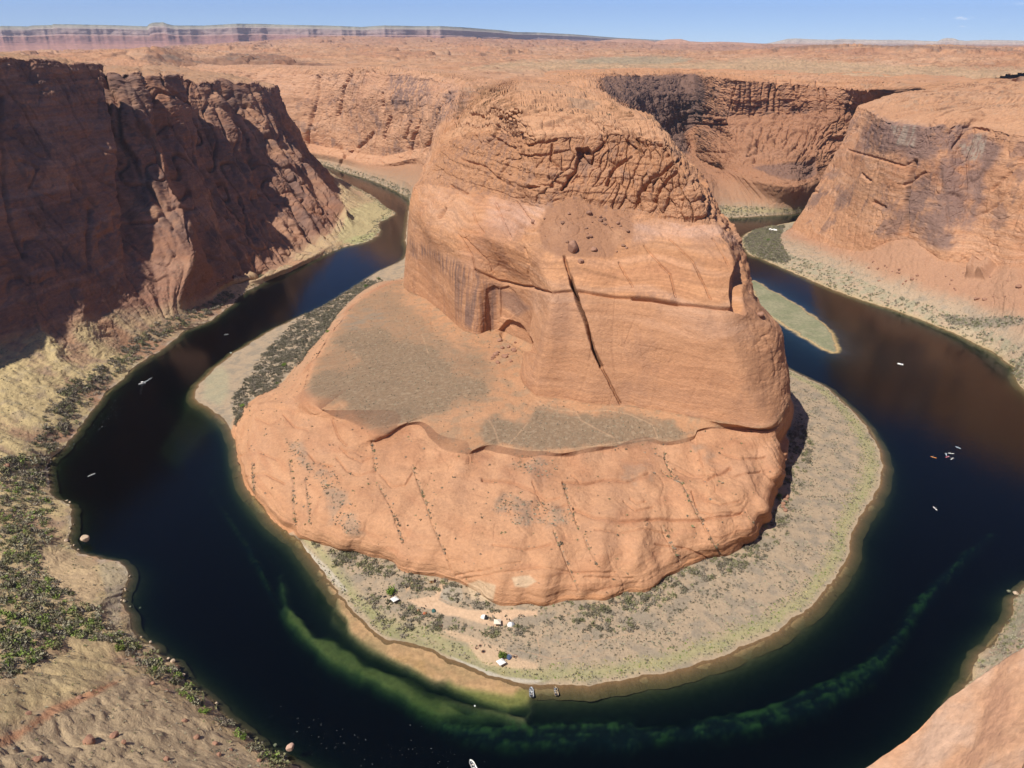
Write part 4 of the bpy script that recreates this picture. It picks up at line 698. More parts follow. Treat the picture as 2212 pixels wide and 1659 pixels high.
v1 = poly_mask(PR, ZC([(1440,610),(1560,560),(1760,570),(1900,570),(2110,690),(2090,760),(2020,830),(2040,900),(1990,1030),(1980,1130),(1850,1200),(1720,1160),(1640,1000),(1680,800),(1640,730),(1430,720)]), 10, wob)
v2 = poly_mask(PR, ZC([(1200,900),(1340,880),(1420,960),(1380,1000),(1260,1010),(1180,980)]), 10, wob)+poly_mask(PR, ZC([(1450,1040),(1560,960),(1660,1000),(1640,1140),(1520,1160)]), 10, wob)+poly_mask(PR, ZC([(1270,1160),(1390,1120),(1420,1190),(1340,1180)]), 8, wob)
cR = paint(cR, wall*np.clip(v1, 0, 1)*sstep(-.65, .15, blot+.25*st)*.78, C_VARN_SHADE*1.75); cR = paint(cR, wall*np.clip(v2, 0, 1)*sstep(-.2, .3, blot+.2*st)*.65, C_VARN_SHADE*1.5)
cR = paint(cR, wall*np.clip(1-v1-v2, 0, 1)*sstep(.25, .6, blot+.3*st)*.5, C_VARN_SHADE*1.6)
for pts in (ZC([(1580,600),(1700,590),(1690,700),(1600,690)]), ZC([(1970,640),(2040,630),(2010,750),(1930,770)]), ZC([(1900,690),(1960,680),(1930,740)])):
    cR = paint(cR, poly_mask(PR, pts, 4, wob*.5)*sstep(-.5, .4, noise(x/3, y/3, z/150, 597))*.75, np.array([.33,.27,.21]))
bk = (1-sstep(2.85, 3.1, kk2+.05*nxy))
near_r = np.interp(ss2, [0, 4, 4.8, 5.8, 6.2, 7, 10], [.3, .35, .45, .5, 1, 1, 1])
cR = paint(cR, bk*.9, np.array([.40, .225, .14])); pal = bk*sstep(1.0, .1, (kk2-2)/(near_r*.9)+.15*nbig)
cR = paint(cR, pal*.85, np.array([.42, .325, .225])); cR = paint(cR, pal*sstep(-.1, .5, grn)*.6, C_GREY*.75)
cR = paint(cR, bk*(kk2 < 2)*.7*sstep(-.4, .3, grn), np.array([.33, .30, .20]))
for pts, c, a, f in ((Z3([(230,250),(330,180),(520,160),(480,250),(520,340),(560,400),(500,430),(330,380),(240,320)]), C_GREY*.62, .75, 4), (Z3([(1620,790),(1900,810),(2212,800),(2212,860),(1900,880),(1700,860)]), C_GREY*.62, .7, 4), (Z3([(1700,900),(1800,850),(1900,940),(2100,1060),(2100,1100),(1950,1020)]), C_PALE*.9, .6, 4)):
    cR = paint(cR, poly_mask(PR, pts, f, wob*.5)*a*(kk2 < 3.2), c)
shore = np.clip((kk2-1)/.2, 0, 9); cR = paint(cR, np.exp(-shore**2)*.7*bk, np.array([.45,.33,.18]))
cR = paint(cR, (kk2 < 1.02)*1.0, np.array([.17,.11,.055]))
build_grid("canyon_terrain", GR, cR, M_ROCK)
# ------------------------------------------------------------------ the plateau beyond, as far as the mesas
pxs = np.linspace(-900, 3100, int(2200*Q)); rad = [900, 1500, 2000, 2500, 2850, 3000, 3600, 4300, 5500, 7500, 10000, 13500, 20000, 42000]
xs = [-900, 0, 250, 330, 400, 480, 600, 700, 800, 1000, 1200, 1400, 1600, 1800, 2000, 2212, 3100]
zt = [[205]*17, [214]*17,
 [234,234,230,225,215,210,212,220,224,226,228,228,225,222,221,222,222],
 [240,240,238,232,214,205,206,214,226,229,229,229,228,229,230,232,232],
 [246,246,252,262,225,206,204,212,230,231,229,229,229,233,237,240,240],
 [246,246,268,284,258,246,240,236,232,232,229,229,230,236,242,246,246],
 [245,245,255,262,258,255,250,244,238,235,230,230,235,248,256,258,258],
 [240,240,246,252,254,256,256,254,248,241,232,231,242,266,270,266,266],
 [228,228,236,242,250,258,262,264,264,262,245,234,232,255,258,254,254],
 [205,205,215,228,245,265,285,305,312,296,266,240,222,230,238,240,240],
 [180,180,190,205,230,262,292,318,330,318,298,272,250,236,234,236,236],
 [160,160,170,180,200,235,270,296,306,300,280,262,245,230,228,228,228],
 [150,150,150,150,160,180,200,220,235,240,240,238,230,220,218,218,218],
 [120]*17]
rowsF = []
fdir = np.arctan((pxs-CX)/(F_PX*1.07))
for r, zz in zip(rad, zt):
    zc = np.interp(pxs, xs, zz); rowsF.append(np.stack([r*np.sin(fdir), r*np.cos(fdir), zc], -1))
GF, kF = loft(rowsF, pxs, [20, 50, 50, 40, 30, 60, 60, 80, 90, 90, 70, 30, 10], sharp={4, 5})
x, y, z = (GF[..., i].astype(np.float32) for i in range(3)); rr = np.hypot(x, y)
amp = np.interp(rr, [900, 2000, 5000, 9000, 14000, 20000], [2, 4, 12, 26, 22, 10])
hl = fbm(x/900, y/900, 0*x, 5, .5, 701); rid = 1-np.abs(fbm(x/500, y/500, 0*x, 4, .5, 702))
PFx = np.broadcast_to(pxs, x.shape)
flat = poly_mask(proj(GF), [(1050,128),(1250,118),(1500,118),(1700,128),(2000,138),(2400,148),(2400,172),(1700,168),(1300,158),(1050,150)], 10)
amp = amp*np.interp(PFx, [1300, 1700], [1, .55])
dz = amp*(.55*hl+.5*(rid-.75))*(1-.75*flat)
cliffs = 14*sstep(.12, .17, fbm(x/420, y/420, 0*x, 4, .5, 703))*np.interp(rr, [1500, 2500, 4000, 9000], [0, .5, 1, 1.4])*(1-.6*flat)
GF[..., 2] += dz + cliffs + terrace(x, y, 704, 5.0, 150) + np.interp(rr, [2500, 5000], [0, 1])*terrace(x, y, 705, 9.0, 420)
rgh = poly_mask(proj(GF), [(a*.3472, b*.3472) for a, b in [(880,365),(920,310),(1000,278),(1120,298),(1440,332),(1700,338),(2000,400),(1990,440),(1600,480),(1300,420),(1100,395),(950,388)]], 3)
GF[..., 2] += rgh*(9*np.abs(noise(x/45, y/45, 0*x, 713))+6*np.abs(noise(x/18, y/18, 0*x, 714))-3)
bandm = ((kF > 4) & (kF < 5))[:, None]*np.interp(pxs, [300, 400, 700, 760], [0, 1, 1, 0])[None]
rockN = 18*noise(x/50, y/50, z/60, 711)+9*noise(x/20, y/20, z/20, 712)
GF[..., 1] -= bandm*rockN; GF[..., 0] -= bandm*rockN*.5
canyon = np.concatenate([(l6 + (l7-l6)*.3)[::12, :2], (rI[-2] + (rI[-1]-rI[-2])*.25)[::12, :2], (r6 + (r7-r6)*.3)[::-1][::12, :2]])
dcan = dist_line(GF[..., :2], canyon[::4], True); GF[..., 2] -= 10*(1-sstep(20, 260, dcan))
hole = inside(GF[..., :2], canyon)
kp = ~hole; kp[:-1] &= kp[1:]; kp[:, :-1] &= kp[:, 1:]
PFp = proj(GF); nb = fbm(x/60, y/60, 0*x, 4, .55, 721); nb2 = fbm(x/400, y/400, 0*x, 4, .5, 722)
cF = np.empty(GF.shape, np.float32); cF[:] = np.array([.47, .258, .145])
cF = paint(cF, np.clip(nb2*1.2, 0, .7), np.array([.38,.185,.11])); cF = paint(cF, np.clip(-nb2*1.2, 0, .6), np.array([.49,.31,.20])); cF = paint(cF, np.clip(nb*.6, 0, .4), C_RED)
cF = paint(cF, sstep(4500, 7500, rr)*.6, np.array([.37, .20, .135]))
rough_p = np.maximum(poly_mask(PFp, [(a*.3472, b*.3472) for a, b in [(880,365),(920,310),(1000,278),(1120,298),(1200,340),(1240,385),(1100,392),(950,388)]], 2.5, 5*nb), poly_mask(PFp, [(a*.3472, b*.3472) for a, b in [(1180,400),(1440,332),(1700,338),(2000,400),(1990,440),(1600,480),(1480,462),(1300,405)]], 2.5, 5*nb))
cF = paint(cF, rough_p*(.55+.4*np.clip(nb, -1, 1)), np.array([.15,.085,.062]))
cF = paint(cF, np.clip(bandm*1.0, 0, 1)*.55, C_BROWN*.8); cF = paint(cF, sstep(.10, .15, fbm(x/420, y/420, 0*x, 4, .5, 703))*(1-sstep(.17, .2, fbm(x/420, y/420, 0*x, 4, .5, 703)))*.45, C_RED*.8)
cF = paint(cF, riser(x, y, 704, 150)*.55*(1-sstep(4000, 7000, rr)), C_BROWN*.6); cF = paint(cF, riser(x, y, 705, 420)*.55*sstep(2300, 3200, rr), C_BROWN*.65)  # shadow lines of the plateau ledges painted into the colour
spk = noise(x/7, y/9, 0*x, 723)
scr = poly_mask(PFp, [(1000,148),(1120,132),(1300,126),(1500,134),(1650,126),(1900,140),(2212,148),(2400,150),(2400,178),(2000,170),(1700,172),(1400,156),(1150,150)], 6, 9*nb)
cF = paint(cF, scr*.75, np.array([.44,.295,.175])); cF = paint(cF, scr*sstep(0, .3, spk)*.6, np.array([.27,.20,.12]))
cF = paint(cF, poly_mask(PFp, [(1240,130),(1320,122),(1420,121),(1500,126),(1470,137),(1330,138),(1250,137)], 3, 4*nb)*.8, np.array([.31,.245,.16]))
cF = paint(cF, poly_mask(PFp, [(1650,103),(1760,96),(1900,96),(2050,100),(2200,106),(2212,110),(2000,104),(1850,101),(1700,106)], 1.5, 2*nb)*.8, np.array([.22,.13,.09]))
cF = paint(cF, (1-scr)*sstep(.2, .6, nb)*.3, C_GREY*.8)
build_grid("plateau", GF, cF, M_FAR, keep=kp)

# ------------------------------------------------------------------ the long mesa on the horizon and the pale mesas right of it
def mesa(name, pts_top, r, base_z, pal, seed, rough, n):
    px = np.linspace(pts_top[0][0], pts_top[-1][0], n); ytop = np.interp(px, [p[0] for p in pts_top], [p[1] for p in pts_top])
    rr = np.interp(px, [p[0] for p in pts_top], [p[2] if len(p) > 2 else r for p in pts_top])
    a, f, d = ray(px, ytop); hl = np.hypot(a, f); zt = H - rr*(-d/hl); ux, uy = a/hl, f/hl
    A = px/1663*r
    dr = rough*(1.5*np.abs(noise(A/1300, 0, 0, seed)) + .4*np.abs(noise(A/400, 0, 0, seed+1)) + .1*np.abs(noise(A/120, 0, 0, seed+2)))
    rows = []
    hh = zt-base_z
    prof = [(0, -650), (.16, -330), (.34, -120), (.40, -80), (.62, -40), (.66, 10), (.86, 40), (.90, 100), (1.0, 170)]
    for fz, off in prof:
        w = np.interp(fz, [0, .2, .6, 1], [.35, 1, 1, .8]); q = rr + off + dr*w - rough*.6
        rows.append(np.stack([ux*q, uy*q, base_z+hh*fz], -1))
    rows.append(rows[-1]+np.stack([ux, uy, 0*ux], -1)*2500)
    G, k = loft(rows, px, [12, 14, 8, 26, 8, 24, 8, 12, 4], sharp=set(range(10)))
    x, y, z = (G[..., i].astype(np.float32) for i in range(3)); Au = np.broadcast_to(A, x.shape)
    e = 30*noise(Au/260, z/90, 0*x, seed+5)+22*noise(Au/90, z/45, 0*x, seed+6)+40*strata(z, x/20, y/20, 45, seed+7)
    w = ((k > 1.5) & (k < 8))[:, None]*e*rough/800; G[..., 0] += w*np.broadcast_to(ux, x.shape); G[..., 1] += w*np.broadcast_to(uy, x.shape)
    h = (z-base_z)/np.maximum(np.broadcast_to(hh, x.shape), 1)
    c = np.empty(G.shape, np.float32)
    for i in range(3): c[..., i] = np.interp(h, [p[0] for p in pal], [p[1][i] for p in pal])
    bnd = noise(x/2500, y/2500, z/16, seed+8); c *= (1+.16*bnd+0.08*noise(Au/160, z/60, 0*x, seed+9))[..., None]
    build_grid(name, G, c, M_FAR)
mesa("mesa_hills", [(-700,60),(-300,58),(0,57),(4,56),(60,57),(70,55),(112,54),(115,52),(230,54),(318,57),(322,52),(330,49),(352,48),(362,52),(375,55),(440,55),(515,51),(560,51),(640,54),(700,55),(780,58),(830,55),(900,56),(950,56),(1000,59,13500),(1040,62,14000),(1080,65,14500),(1110,69,15000),(1160,70,16000),(1240,74,17000),(1300,79,18000),(1340,82,19000),(1420,86,20500),(1500,90,22000)],
     13000, 150, [(0,(.38,.185,.135)),(.3,(.40,.20,.15)),(.36,(.31,.155,.13)),(.6,(.37,.20,.16)),(.68,(.38,.27,.24)),(.84,(.36,.27,.24)),(.9,(.36,.31,.25)),(.97,(.28,.26,.20)),(1,(.20,.21,.16))], 801, 340, int(1500*Q))
mesa("pale_hills", [(1450,97),(1520,94),(1600,94),(1650,96),(1662,93),(1680,89),(1700,84),(1720,83),(1760,85),(1800,86),(1815,84),(1840,85),(1900,86),(1950,86),(2000,88),(2025,89),(2035,84),(2045,82),(2062,83),(2072,87),(2090,88),(2130,86),(2180,87),(2240,88),(2700,90)],
     17000, 215, [(0,(.36,.24,.19)),(.4,(.42,.31,.25)),(.7,(.50,.41,.34)),(1,(.47,.41,.34))], 841, 300, int(900*Q))
mesa("red_hills", [(1180,92),(1230,89),(1290,90),(1310,86),(1340,84),(1370,85),(1400,87),(1415,90),(1440,85),(1470,84),(1490,89),(1520,91),(1560,90),(1600,92),(1640,95),(1700,96),(1760,98)],
     9800, 235, [(0,(.38,.20,.13)),(.5,(.42,.23,.15)),(1,(.44,.26,.18))], 861, 160, int(600*Q))

# ------------------------------------------------------------------ the rim rock beside the camera
Ea = Contour([(0,1640,1840,272),(1,1760,1745,272.5),(2,1870,1659,273),(2.5,1935,1610,273.4),(3,1990,1565,273.8),(3.5,2030,1525,274.2),(4,2065,1497,274.5),(4.5,2105,1470,274.8),(5,2150,1440,275.2),(6,2212,1400,276),(7,2330,1335,277)])
sE = np.linspace(0, 7, int(420*max(Q, .8))); e0 = Ea(sE)
e_out = e0.copy(); e_out[:, 2] -= 9; hx = e0[:, :2]/np.linalg.norm(e0[:, :2], axis=-1, keepdims=True); e_out[:, :2] += hx*.6
e_b = e_out.copy(); e_b[:, 2] -= 30; e_b[:, :2] += hx*1.5
e1 = e0.copy(); e1[:, :2] -= hx*6; e1[:, 2] -= .25; e2 = e0.copy(); e2[:, :2] -= hx*15; e2[:, 2] -= .4; e3 = e0.copy(); e3[:, :2] *= .12; e3[:, 2] -= .5
GE, kE = loft([e_b, e_out, e0, e1, e2, e3], sE, [30, 40, 70, 70, 20], sharp={1, 2})
NE = grid_normals(GE); x, y, z = (GE[..., i].astype(np.float32) for i in range(3))
GE += NE*(.11*fbm(x/7, y/7, z/7, 4, .5, 901)+.03*strata(z, x/4, y/4, 1.3, 902)+.05*fbm(x/.9, y/.9, z/.5, 3, .5, 903))[..., None]
cE = np.empty(GE.shape, np.float32); cE[:] = np.array([.57, .32, .185])
nn_ = fbm(x/4, y/4, z/2, 4, .6, 905); cE = paint(cE, np.clip(nn_, 0, .6), np.array([.60,.41,.29])); cE = paint(cE, np.clip(-nn_, 0, .5), np.array([.48,.25,.15])); cE *= (1+.05*noise(x/6, y/6, z/.25, 906))[..., None]
build_grid("rim_terrain", GE, cE, M_NEAR)

# ------------------------------------------------------------------ river bed and river
gx = np.unique(np.concatenate([np.arange(-1200, -520, 10), np.arange(-520, 620, 1.75/max(Q, .6)*.8), np.arange(620, 1400, 10)])); gy = np.unique(np.concatenate([np.arange(120, 1250, 1.75/max(Q, .6)*.8), np.arange(1250, 1700, 5), np.arange(1700, 2420, 10)]))
X, Y = np.meshgrid(gx, gy); XY = np.stack([X, Y], -1)
inner_line = K0(np.linspace(0, 13, 300))[:, :2]; outer_line = np.concatenate([L0(np.linspace(0, 10, 220))[::-1, :2], R0(np.linspace(0, 10, 180))[:, :2]])
di = dist_line(XY, inner_line); do = dist_line(XY, outer_line)
P0 = proj(np.stack([X, Y, 0*X], -1)); n1 = fbm(X/30, Y/30, 0*X, 4, .55, 951); n2 = fbm(X/8, Y/8, 0*X, 3, .55, 952); wobB = 7*n1+2.5*n2
th = np.arctan2(Y-600, X-20); rho = np.hypot(X-20, Y-600); strk = .6*noise(rho/3.2, th*9, 0*X, 960)+.5*noise(rho/7+1.5*n1, th*5, 0*X, 961)+.5*noise(X/2.6, Y/2.6, 0*X, 962)
dep = np.minimum(1.5+np.minimum(di*.30, 40), .6+np.minimum(do*.45, 40)); dep = 13*(1-np.exp(-dep/9))
dep = np.minimum(dep, np.minimum(di*.30+.012*di*di, do*.9)+.10)
# the broad sand shelf below the camp, weed beds, and the low island
shelf = poly_mask(P0, [(640,1160),(690,1225),(730,1290),(720,1330),(760,1370),(800,1410),(860,1432),(930,1455),(985,1490),(1060,1505),(1150,1520),(1135,1535),(1060,1520),(960,1492),(930,1500),(1140,1560),(1150,1500),(1300,1490),(1300,1470),(1130,1470),(1000,1430),(900,1390),(800,1350),(740,1290)], 10, wobB)
sand = poly_mask(P0, ZF([(250,330),(420,560),(560,740),(640,800),(800,830),(960,880),(1200,980),(1350,1070),(1500,1100),(1450,1160),(1250,1130),(1100,1100),(1000,1010),(900,940),(1060,1060),(960,1080),(860,1000),(700,930),(560,860),(440,760),(420,700),(330,620),(420,640),(300,480),(230,340)]), 8, wobB)
olive = poly_mask(P0, ZF([(1050,1080),(1250,1120),(1530,1130),(1560,1200),(1430,1235),(1250,1190),(1100,1120)]), 8, wobB)
green = poly_mask(P0, ZF([(0,380),(60,560),(220,760),(420,830),(560,930),(800,1030),(1000,1150),(1200,1230),(1420,1240),(1430,1290),(1200,1300),(980,1280),(800,1190),(600,1100),(400,1000),(220,880),(80,720),(0,600)]), 16, wobB*2)
green2 = poly_mask(P0, ZF([(860,1240),(1200,1300),(1430,1290),(1700,1280),(2212,1260),(2212,1430),(1800,1440),(1400,1440),(1100,1380)]), 14, wobB) + poly_mask(P0, ZG([(0,1270),(400,1240),(800,1150),(1150,1010),(1400,870),(1520,760),(1620,600),(1800,400),(2050,200),(2100,230),(1900,400),(1700,640),(1560,850),(1450,1000),(1150,1180),(800,1280),(400,1340),(0,1370)]), 16, wobB)
green3 = poly_mask(P0, [(455,1045),(500,1110),(560,1200),(600,1290),(640,1340),(610,1330),(570,1250),(520,1150),(470,1080)], 8, wobB) + poly_mask(P0, Z3([(1040,820),(1300,1000),(1450,1250),(1600,1400),(1900,1659),(2212,1900),(2212,1600),(1900,1400),(1750,1200),(1500,1050),(1250,900)]), 14, wobB)*.55
reds = poly_mask(P0, [(700,380),(860,400),(900,470),(860,560),(700,640),(560,700),(470,780),(430,830),(330,960),(380,1000),(480,900),(560,860),(480,800),(600,720),(760,640),(870,580)], 14, wobB)
islP = [W(px_, py_, 0)[:2] for px_, py_ in Z3([(270,560),(300,545),(380,590),(500,660),(640,740),(760,830),(850,900),(885,1000),(890,1045),(860,1058),(720,990),(560,890),(420,800),(330,720)])]
dsl = dist_line(XY, islP, True); dsl = np.where(inside(XY, islP), dsl, -dsl)+4.5*n1+1.5*n2
zb = -dep*(1-.75*np.clip(shelf, 0, 1)) - np.clip(shelf, 0, 1)*.25
zb = np.where(sand > 0, lerp(zb, np.maximum(zb, -.30-.9*np.clip(-n1+.05, 0, 1)), np.clip(sand*1.2, 0, 1)), zb)
zb = lerp(zb, np.maximum(zb, -1.5), np.clip(olive, 0, 1)); zb = lerp(zb, np.maximum(zb, -1.9+.5*n1), np.clip(green, 0, 1)); zb = lerp(zb, np.maximum(zb, -4.4+n2*.8+1.2*strk), np.clip(green2, 0, 1)*.95); zb = lerp(zb, np.maximum(zb, -4.6+n2), np.clip(green3, 0, 1)*.85); zb = lerp(zb, np.maximum(zb, -3.6), np.clip(reds, 0, 1)*.7)
zb = np.maximum(zb, np.where(dsl > 0, np.minimum(dsl*.22, .8+.2*n1), dsl*.10))
zb += .15*n2*(zb < -.3)
cB = np.empty(XY.shape[:2]+(3,), np.float32); cB[:] = np.array([.05, .042, .026]); cB = paint(cB, sstep(3, 9, dep), np.array([.011, .027, .046]))
near = np.exp(-np.minimum(di, do*1.3)/8); cB = paint(cB, near, np.array([.27,.175,.085])); cB = paint(cB, np.clip(shelf, 0, 1)*.8, np.array([.30,.20,.10])); cB = paint(cB, np.clip(reds, 0, 1)*.8, np.array([.22,.12,.07]))
cB = paint(cB, np.clip(green2, 0, 1)*sstep(-.15, .45, strk+.4*n2)*.9, np.array([.13,.19,.065])); cB = paint(cB, np.clip(green3, 0, 1)*sstep(-.15, .4, strk)*.85, np.array([.20,.22,.07]))
cB = paint(cB, np.clip(green, 0, 1)*.95, np.array([.16,.165,.05])); cB = paint(cB, np.clip(green, 0, 1)*sstep(.1, .6, strk)*.6, np.array([.05,.06,.02])); cB = paint(cB, np.clip(green, 0, 1)*sstep(.15, .5, n1)*.6, np.array([.06,.09,.02])); cB = paint(cB, np.clip(olive, 0, 1)*.9, np.array([.36,.28,.09])); cB = paint(cB, np.clip(sand, 0, 1)*.95, np.array([.53,.32,.175])); cB = paint(cB, np.clip(sand, 0, 1)*sstep(.1, .5, n1+.4*n2)*.5, np.array([.38,.24,.10]))
weed = poly_mask(P0, ZF([(340,780),(480,840),(620,900),(760,990),(900,1060),(1060,1110),(1300,1200),(1420,1240),(1250,1230),(1050,1180),(900,1140),(750,1040),(560,930),(400,850)]), 7, wobB*1.5)
weed = np.maximum(weed, poly_mask(P0, ZF([(200,440),(330,600),(420,700),(420,760),(330,640),(240,560)]), 6, wobB*1.5)); cB = paint(cB, np.clip(weed, 0, 1)*.85, np.array([.025,.035,.012])); zb = lerp(zb, np.minimum(zb, -2.6), np.clip(weed, 0, 1)*.8)
cB = paint(cB, sstep(0, 3, dsl), np.array([.28,.265,.165])); cB = paint(cB, sstep(2, 6, dsl)*sstep(-.3, .3, n1+.4*n2)*.7, np.array([.20,.21,.12])); cB = paint(cB, sstep(-5, -.5, dsl)*(1-sstep(0, 2.5, dsl)), np.array([.48,.34,.17]))
GB = np.stack([X, Y, zb], -1)
build_grid("river_bed", GB, cB, M_BED)

m, nt, N, L = new_mat("river_water")
out = N.new("ShaderNodeOutputMaterial"); tr = N.new("ShaderNodeBsdfTransparent"); gl = N.new("ShaderNodeBsdfGlossy"); mx = N.new("ShaderNodeMixShader"); fr = N.new("ShaderNodeFresnel")
fr.inputs['IOR'].default_value = 1.33; gl.inputs['Roughness'].default_value = .07
gm = N.new("ShaderNodeNewGeometry"); wv = N.new("ShaderNodeTexNoise"); wv.inputs['Scale'].default_value = .35; wv.inputs['Detail'].default_value = 5; wv.inputs['Roughness'].default_value = .6
L.new(gm.outputs['Position'], wv.inputs['Vector']); bp = N.new("ShaderNodeBump"); bp.inputs['Strength'].default_value = .35; bp.inputs['Distance'].default_value = .25
L.new(wv.outputs[0], bp.inputs['Height']); L.new(bp.outputs[0], gl.inputs['Normal']); L.new(bp.outputs[0], fr.inputs['Normal'])
L.new(fr.outputs[0], mx.inputs[0]); L.new(tr.outputs[0], mx.inputs[1]); L.new(gl.outputs[0], mx.inputs[2]); L.new(mx.outputs[0], out.inputs['Surface'])
va = N.new("ShaderNodeVolumeAbsorption"); va.inputs['Color'].default_value = (.46, .645, .59, 1); va.inputs['Density'].default_value = .42
L.new(va.outputs[0], out.inputs['Volume'])
M_WATER = m
me = bpy.data.meshes.new("water"); b0, b1 = (-1250, 100), (1500, 2450)
vs = [(b0[0],b0[1],-25),(b1[0],b0[1],-25),(b1[0],b1[1],-25),(b0[0],b1[1],-25),(b0[0],b0[1],0),(b1[0],b0[1],0),(b1[0],b1[1],0),(b0[0],b1[1],0)]
me.from_pydata(vs, [], [(0,3,2,1),(4,5,6,7),(0,1,5,4),(1,2,6,5),(2,3,7,6),(3,0,4,7)]); me.materials.append(M_WATER)
wo = bpy.data.objects.new("water", me); COL.objects.link(wo); wo['kind'] = 'structure'
# ------------------------------------------------------------------ haze: even air from below the river to above the mesas
def haze():
    m, nt, N, L = new_mat("haze"); out = N.new("ShaderNodeOutputMaterial"); v = N.new("ShaderNodeVolumePrincipled")
    v.inputs['Color'].default_value = (.72, .83, 1.0, 1); v.inputs['Density'].default_value = 2.8e-5; v.inputs['Anisotropy'].default_value = .2
    L.new(v.outputs[0], out.inputs['Volume'])
    x0, x1, y0, y1, z0, z1 = -26000, 26000, -2500, 24500, -31, 1200
    me = bpy.data.meshes.new("haze")
    me.from_pydata([(x0,y0,z0),(x1,y0,z0),(x1,y1,z0),(x0,y1,z0),(x0,y0,z1),(x1,y0,z1),(x1,y1,z1),(x0,y1,z1)], [], [(0,3,2,1),(4,5,6,7),(0,1,5,4),(1,2,6,5),(2,3,7,6),(3,0,4,7)])
    me.materials.append(m); o = bpy.data.objects.new("haze", me); COL.objects.link(o); o['kind'] = 'stuff'
haze()
# ------------------------------------------------------------------ things: helpers
rng = np.random.default_rng(11); random.seed(5)
_gP = np.concatenate([PI_.reshape(-1, 2), PL.reshape(-1, 2), PR.reshape(-1, 2)]).astype(np.float32); _gV = np.concatenate([GI.reshape(-1, 3), GL.reshape(-1, 3), GR.reshape(-1, 3)]).astype(np.float32)
_gD = np.linalg.norm(_gV - np.array([0, 0, H], np.float32), axis=-1)
_ord = np.argsort(_gP[:, 1]); _gy = _gP[_ord, 1]
def ground(px, py):
    """point of the terrain seen at a place of the frame"""
    for r in (2.5, 5, 10):
        a, b = np.searchsorted(_gy, [py-r, py+r]); i = _ord[a:b]; i = i[np.abs(_gP[i, 0]-px) < r]
        if len(i):
            i = i[_gD[i] < _gD[i].min()*1.04+3]; d = np.hypot(_gP[i, 0]-px, _gP[i, 1]-py); j = i[np.argmin(d)]
            return Vector(W(px, py, float(_gV[j, 2])))
    return Vector(W(px, py, 3.0))
def on_water(px, py, z=0.0): return Vector(W(px, py, z))
def simple_mat(name, rgb, rough=.8, vary=0.0, spec=.2):
    m, nt, N, L = new_mat(name); out = N.new("ShaderNodeOutputMaterial"); b = N.new("ShaderNodeBsdfPrincipled")
    b.inputs['Roughness'].default_value = rough; b.inputs['Specular IOR Level'].default_value = spec
    n = N.new("ShaderNodeTexNoise"); n.inputs['Scale'].default_value = 3.0; n.inputs['Detail'].default_value = 4
    tc = N.new("ShaderNodeTexCoord"); L.new(tc.outputs['Object'], n.inputs['Vector'])
    mr = N.new("ShaderNodeMapRange"); mr.inputs[1].default_value = .3; mr.inputs[2].default_value = .7; mr.inputs[3].default_value = .82; mr.inputs[4].default_value = 1.12; L.new(n.outputs[0], mr.inputs[0])
    sc = N.new("ShaderNodeVectorMath"); sc.operation = 'SCALE'; sc.inputs[0].default_value = rgb; L.new(mr.outputs[0], sc.inputs['Scale'])
    src = sc
    if vary:
        oi = N.new("ShaderNodeObjectInfo"); m2 = N.new("ShaderNodeMapRange"); m2.inputs[3].default_value = 1-vary; m2.inputs[4].default_value = 1+vary; L.new(oi.outputs['Random'], m2.inputs[0])
        s2 = N.new("ShaderNodeVectorMath"); s2.operation = 'SCALE'; L.new(sc.outputs[0], s2.inputs[0]); L.new(m2.outputs[0], s2.inputs['Scale']); src = s2
    L.new(src.outputs[0], b.inputs['Base Color']); L.new(b.outputs[0], out.inputs[0]); return m
def leaf_mat():
    m, nt, N, L = new_mat("scrub_leaves"); out = N.new("ShaderNodeOutputMaterial"); b = N.new("ShaderNodeBsdfDiffuse"); at = N.new("ShaderNodeVertexColor"); at.layer_name = "Col"
    oi = N.new("ShaderNodeObjectInfo"); mr = N.new("ShaderNodeMapRange"); mr.inputs[3].default_value = .78; mr.inputs[4].default_value = 1.25; L.new(oi.outputs['Random'], mr.inputs[0])
    s2 = N.new("ShaderNodeVectorMath"); s2.operation = 'SCALE'; L.new(at.outputs[0], s2.inputs[0]); L.new(mr.outputs[0], s2.inputs['Scale'])
    L.new(s2.outputs[0], b.inputs[0]); L.new(b.outputs[0], out.inputs[0]); return m
M_LEAF = leaf_mat()
def mesh_np(name, V, F, mat, col=None, smooth=False):
    me = bpy.data.meshes.new(name); V = np.asarray(V, np.float32); F = np.asarray(F, np.int32); k = F.shape[1]
    me.vertices.add(len(V)); me.vertices.foreach_set("co", V.ravel()); me.loops.add(F.size); me.loops.foreach_set("vertex_index", F.ravel())
    me.polygons.add(len(F)); me.polygons.foreach_set("loop_start", np.arange(0, F.size, k, dtype=np.int32)); me.polygons.foreach_set("use_smooth", np.full(len(F), smooth)); me.update(calc_edges=True)
    if col is not None:
        at = me.color_attributes.new("Col", 'FLOAT_COLOR', 'POINT'); c4 = np.ones((len(V), 4), np.float32); c4[:, :3] = col; at.data.foreach_set("color", c4.ravel())
    me.materials.append(mat); return me
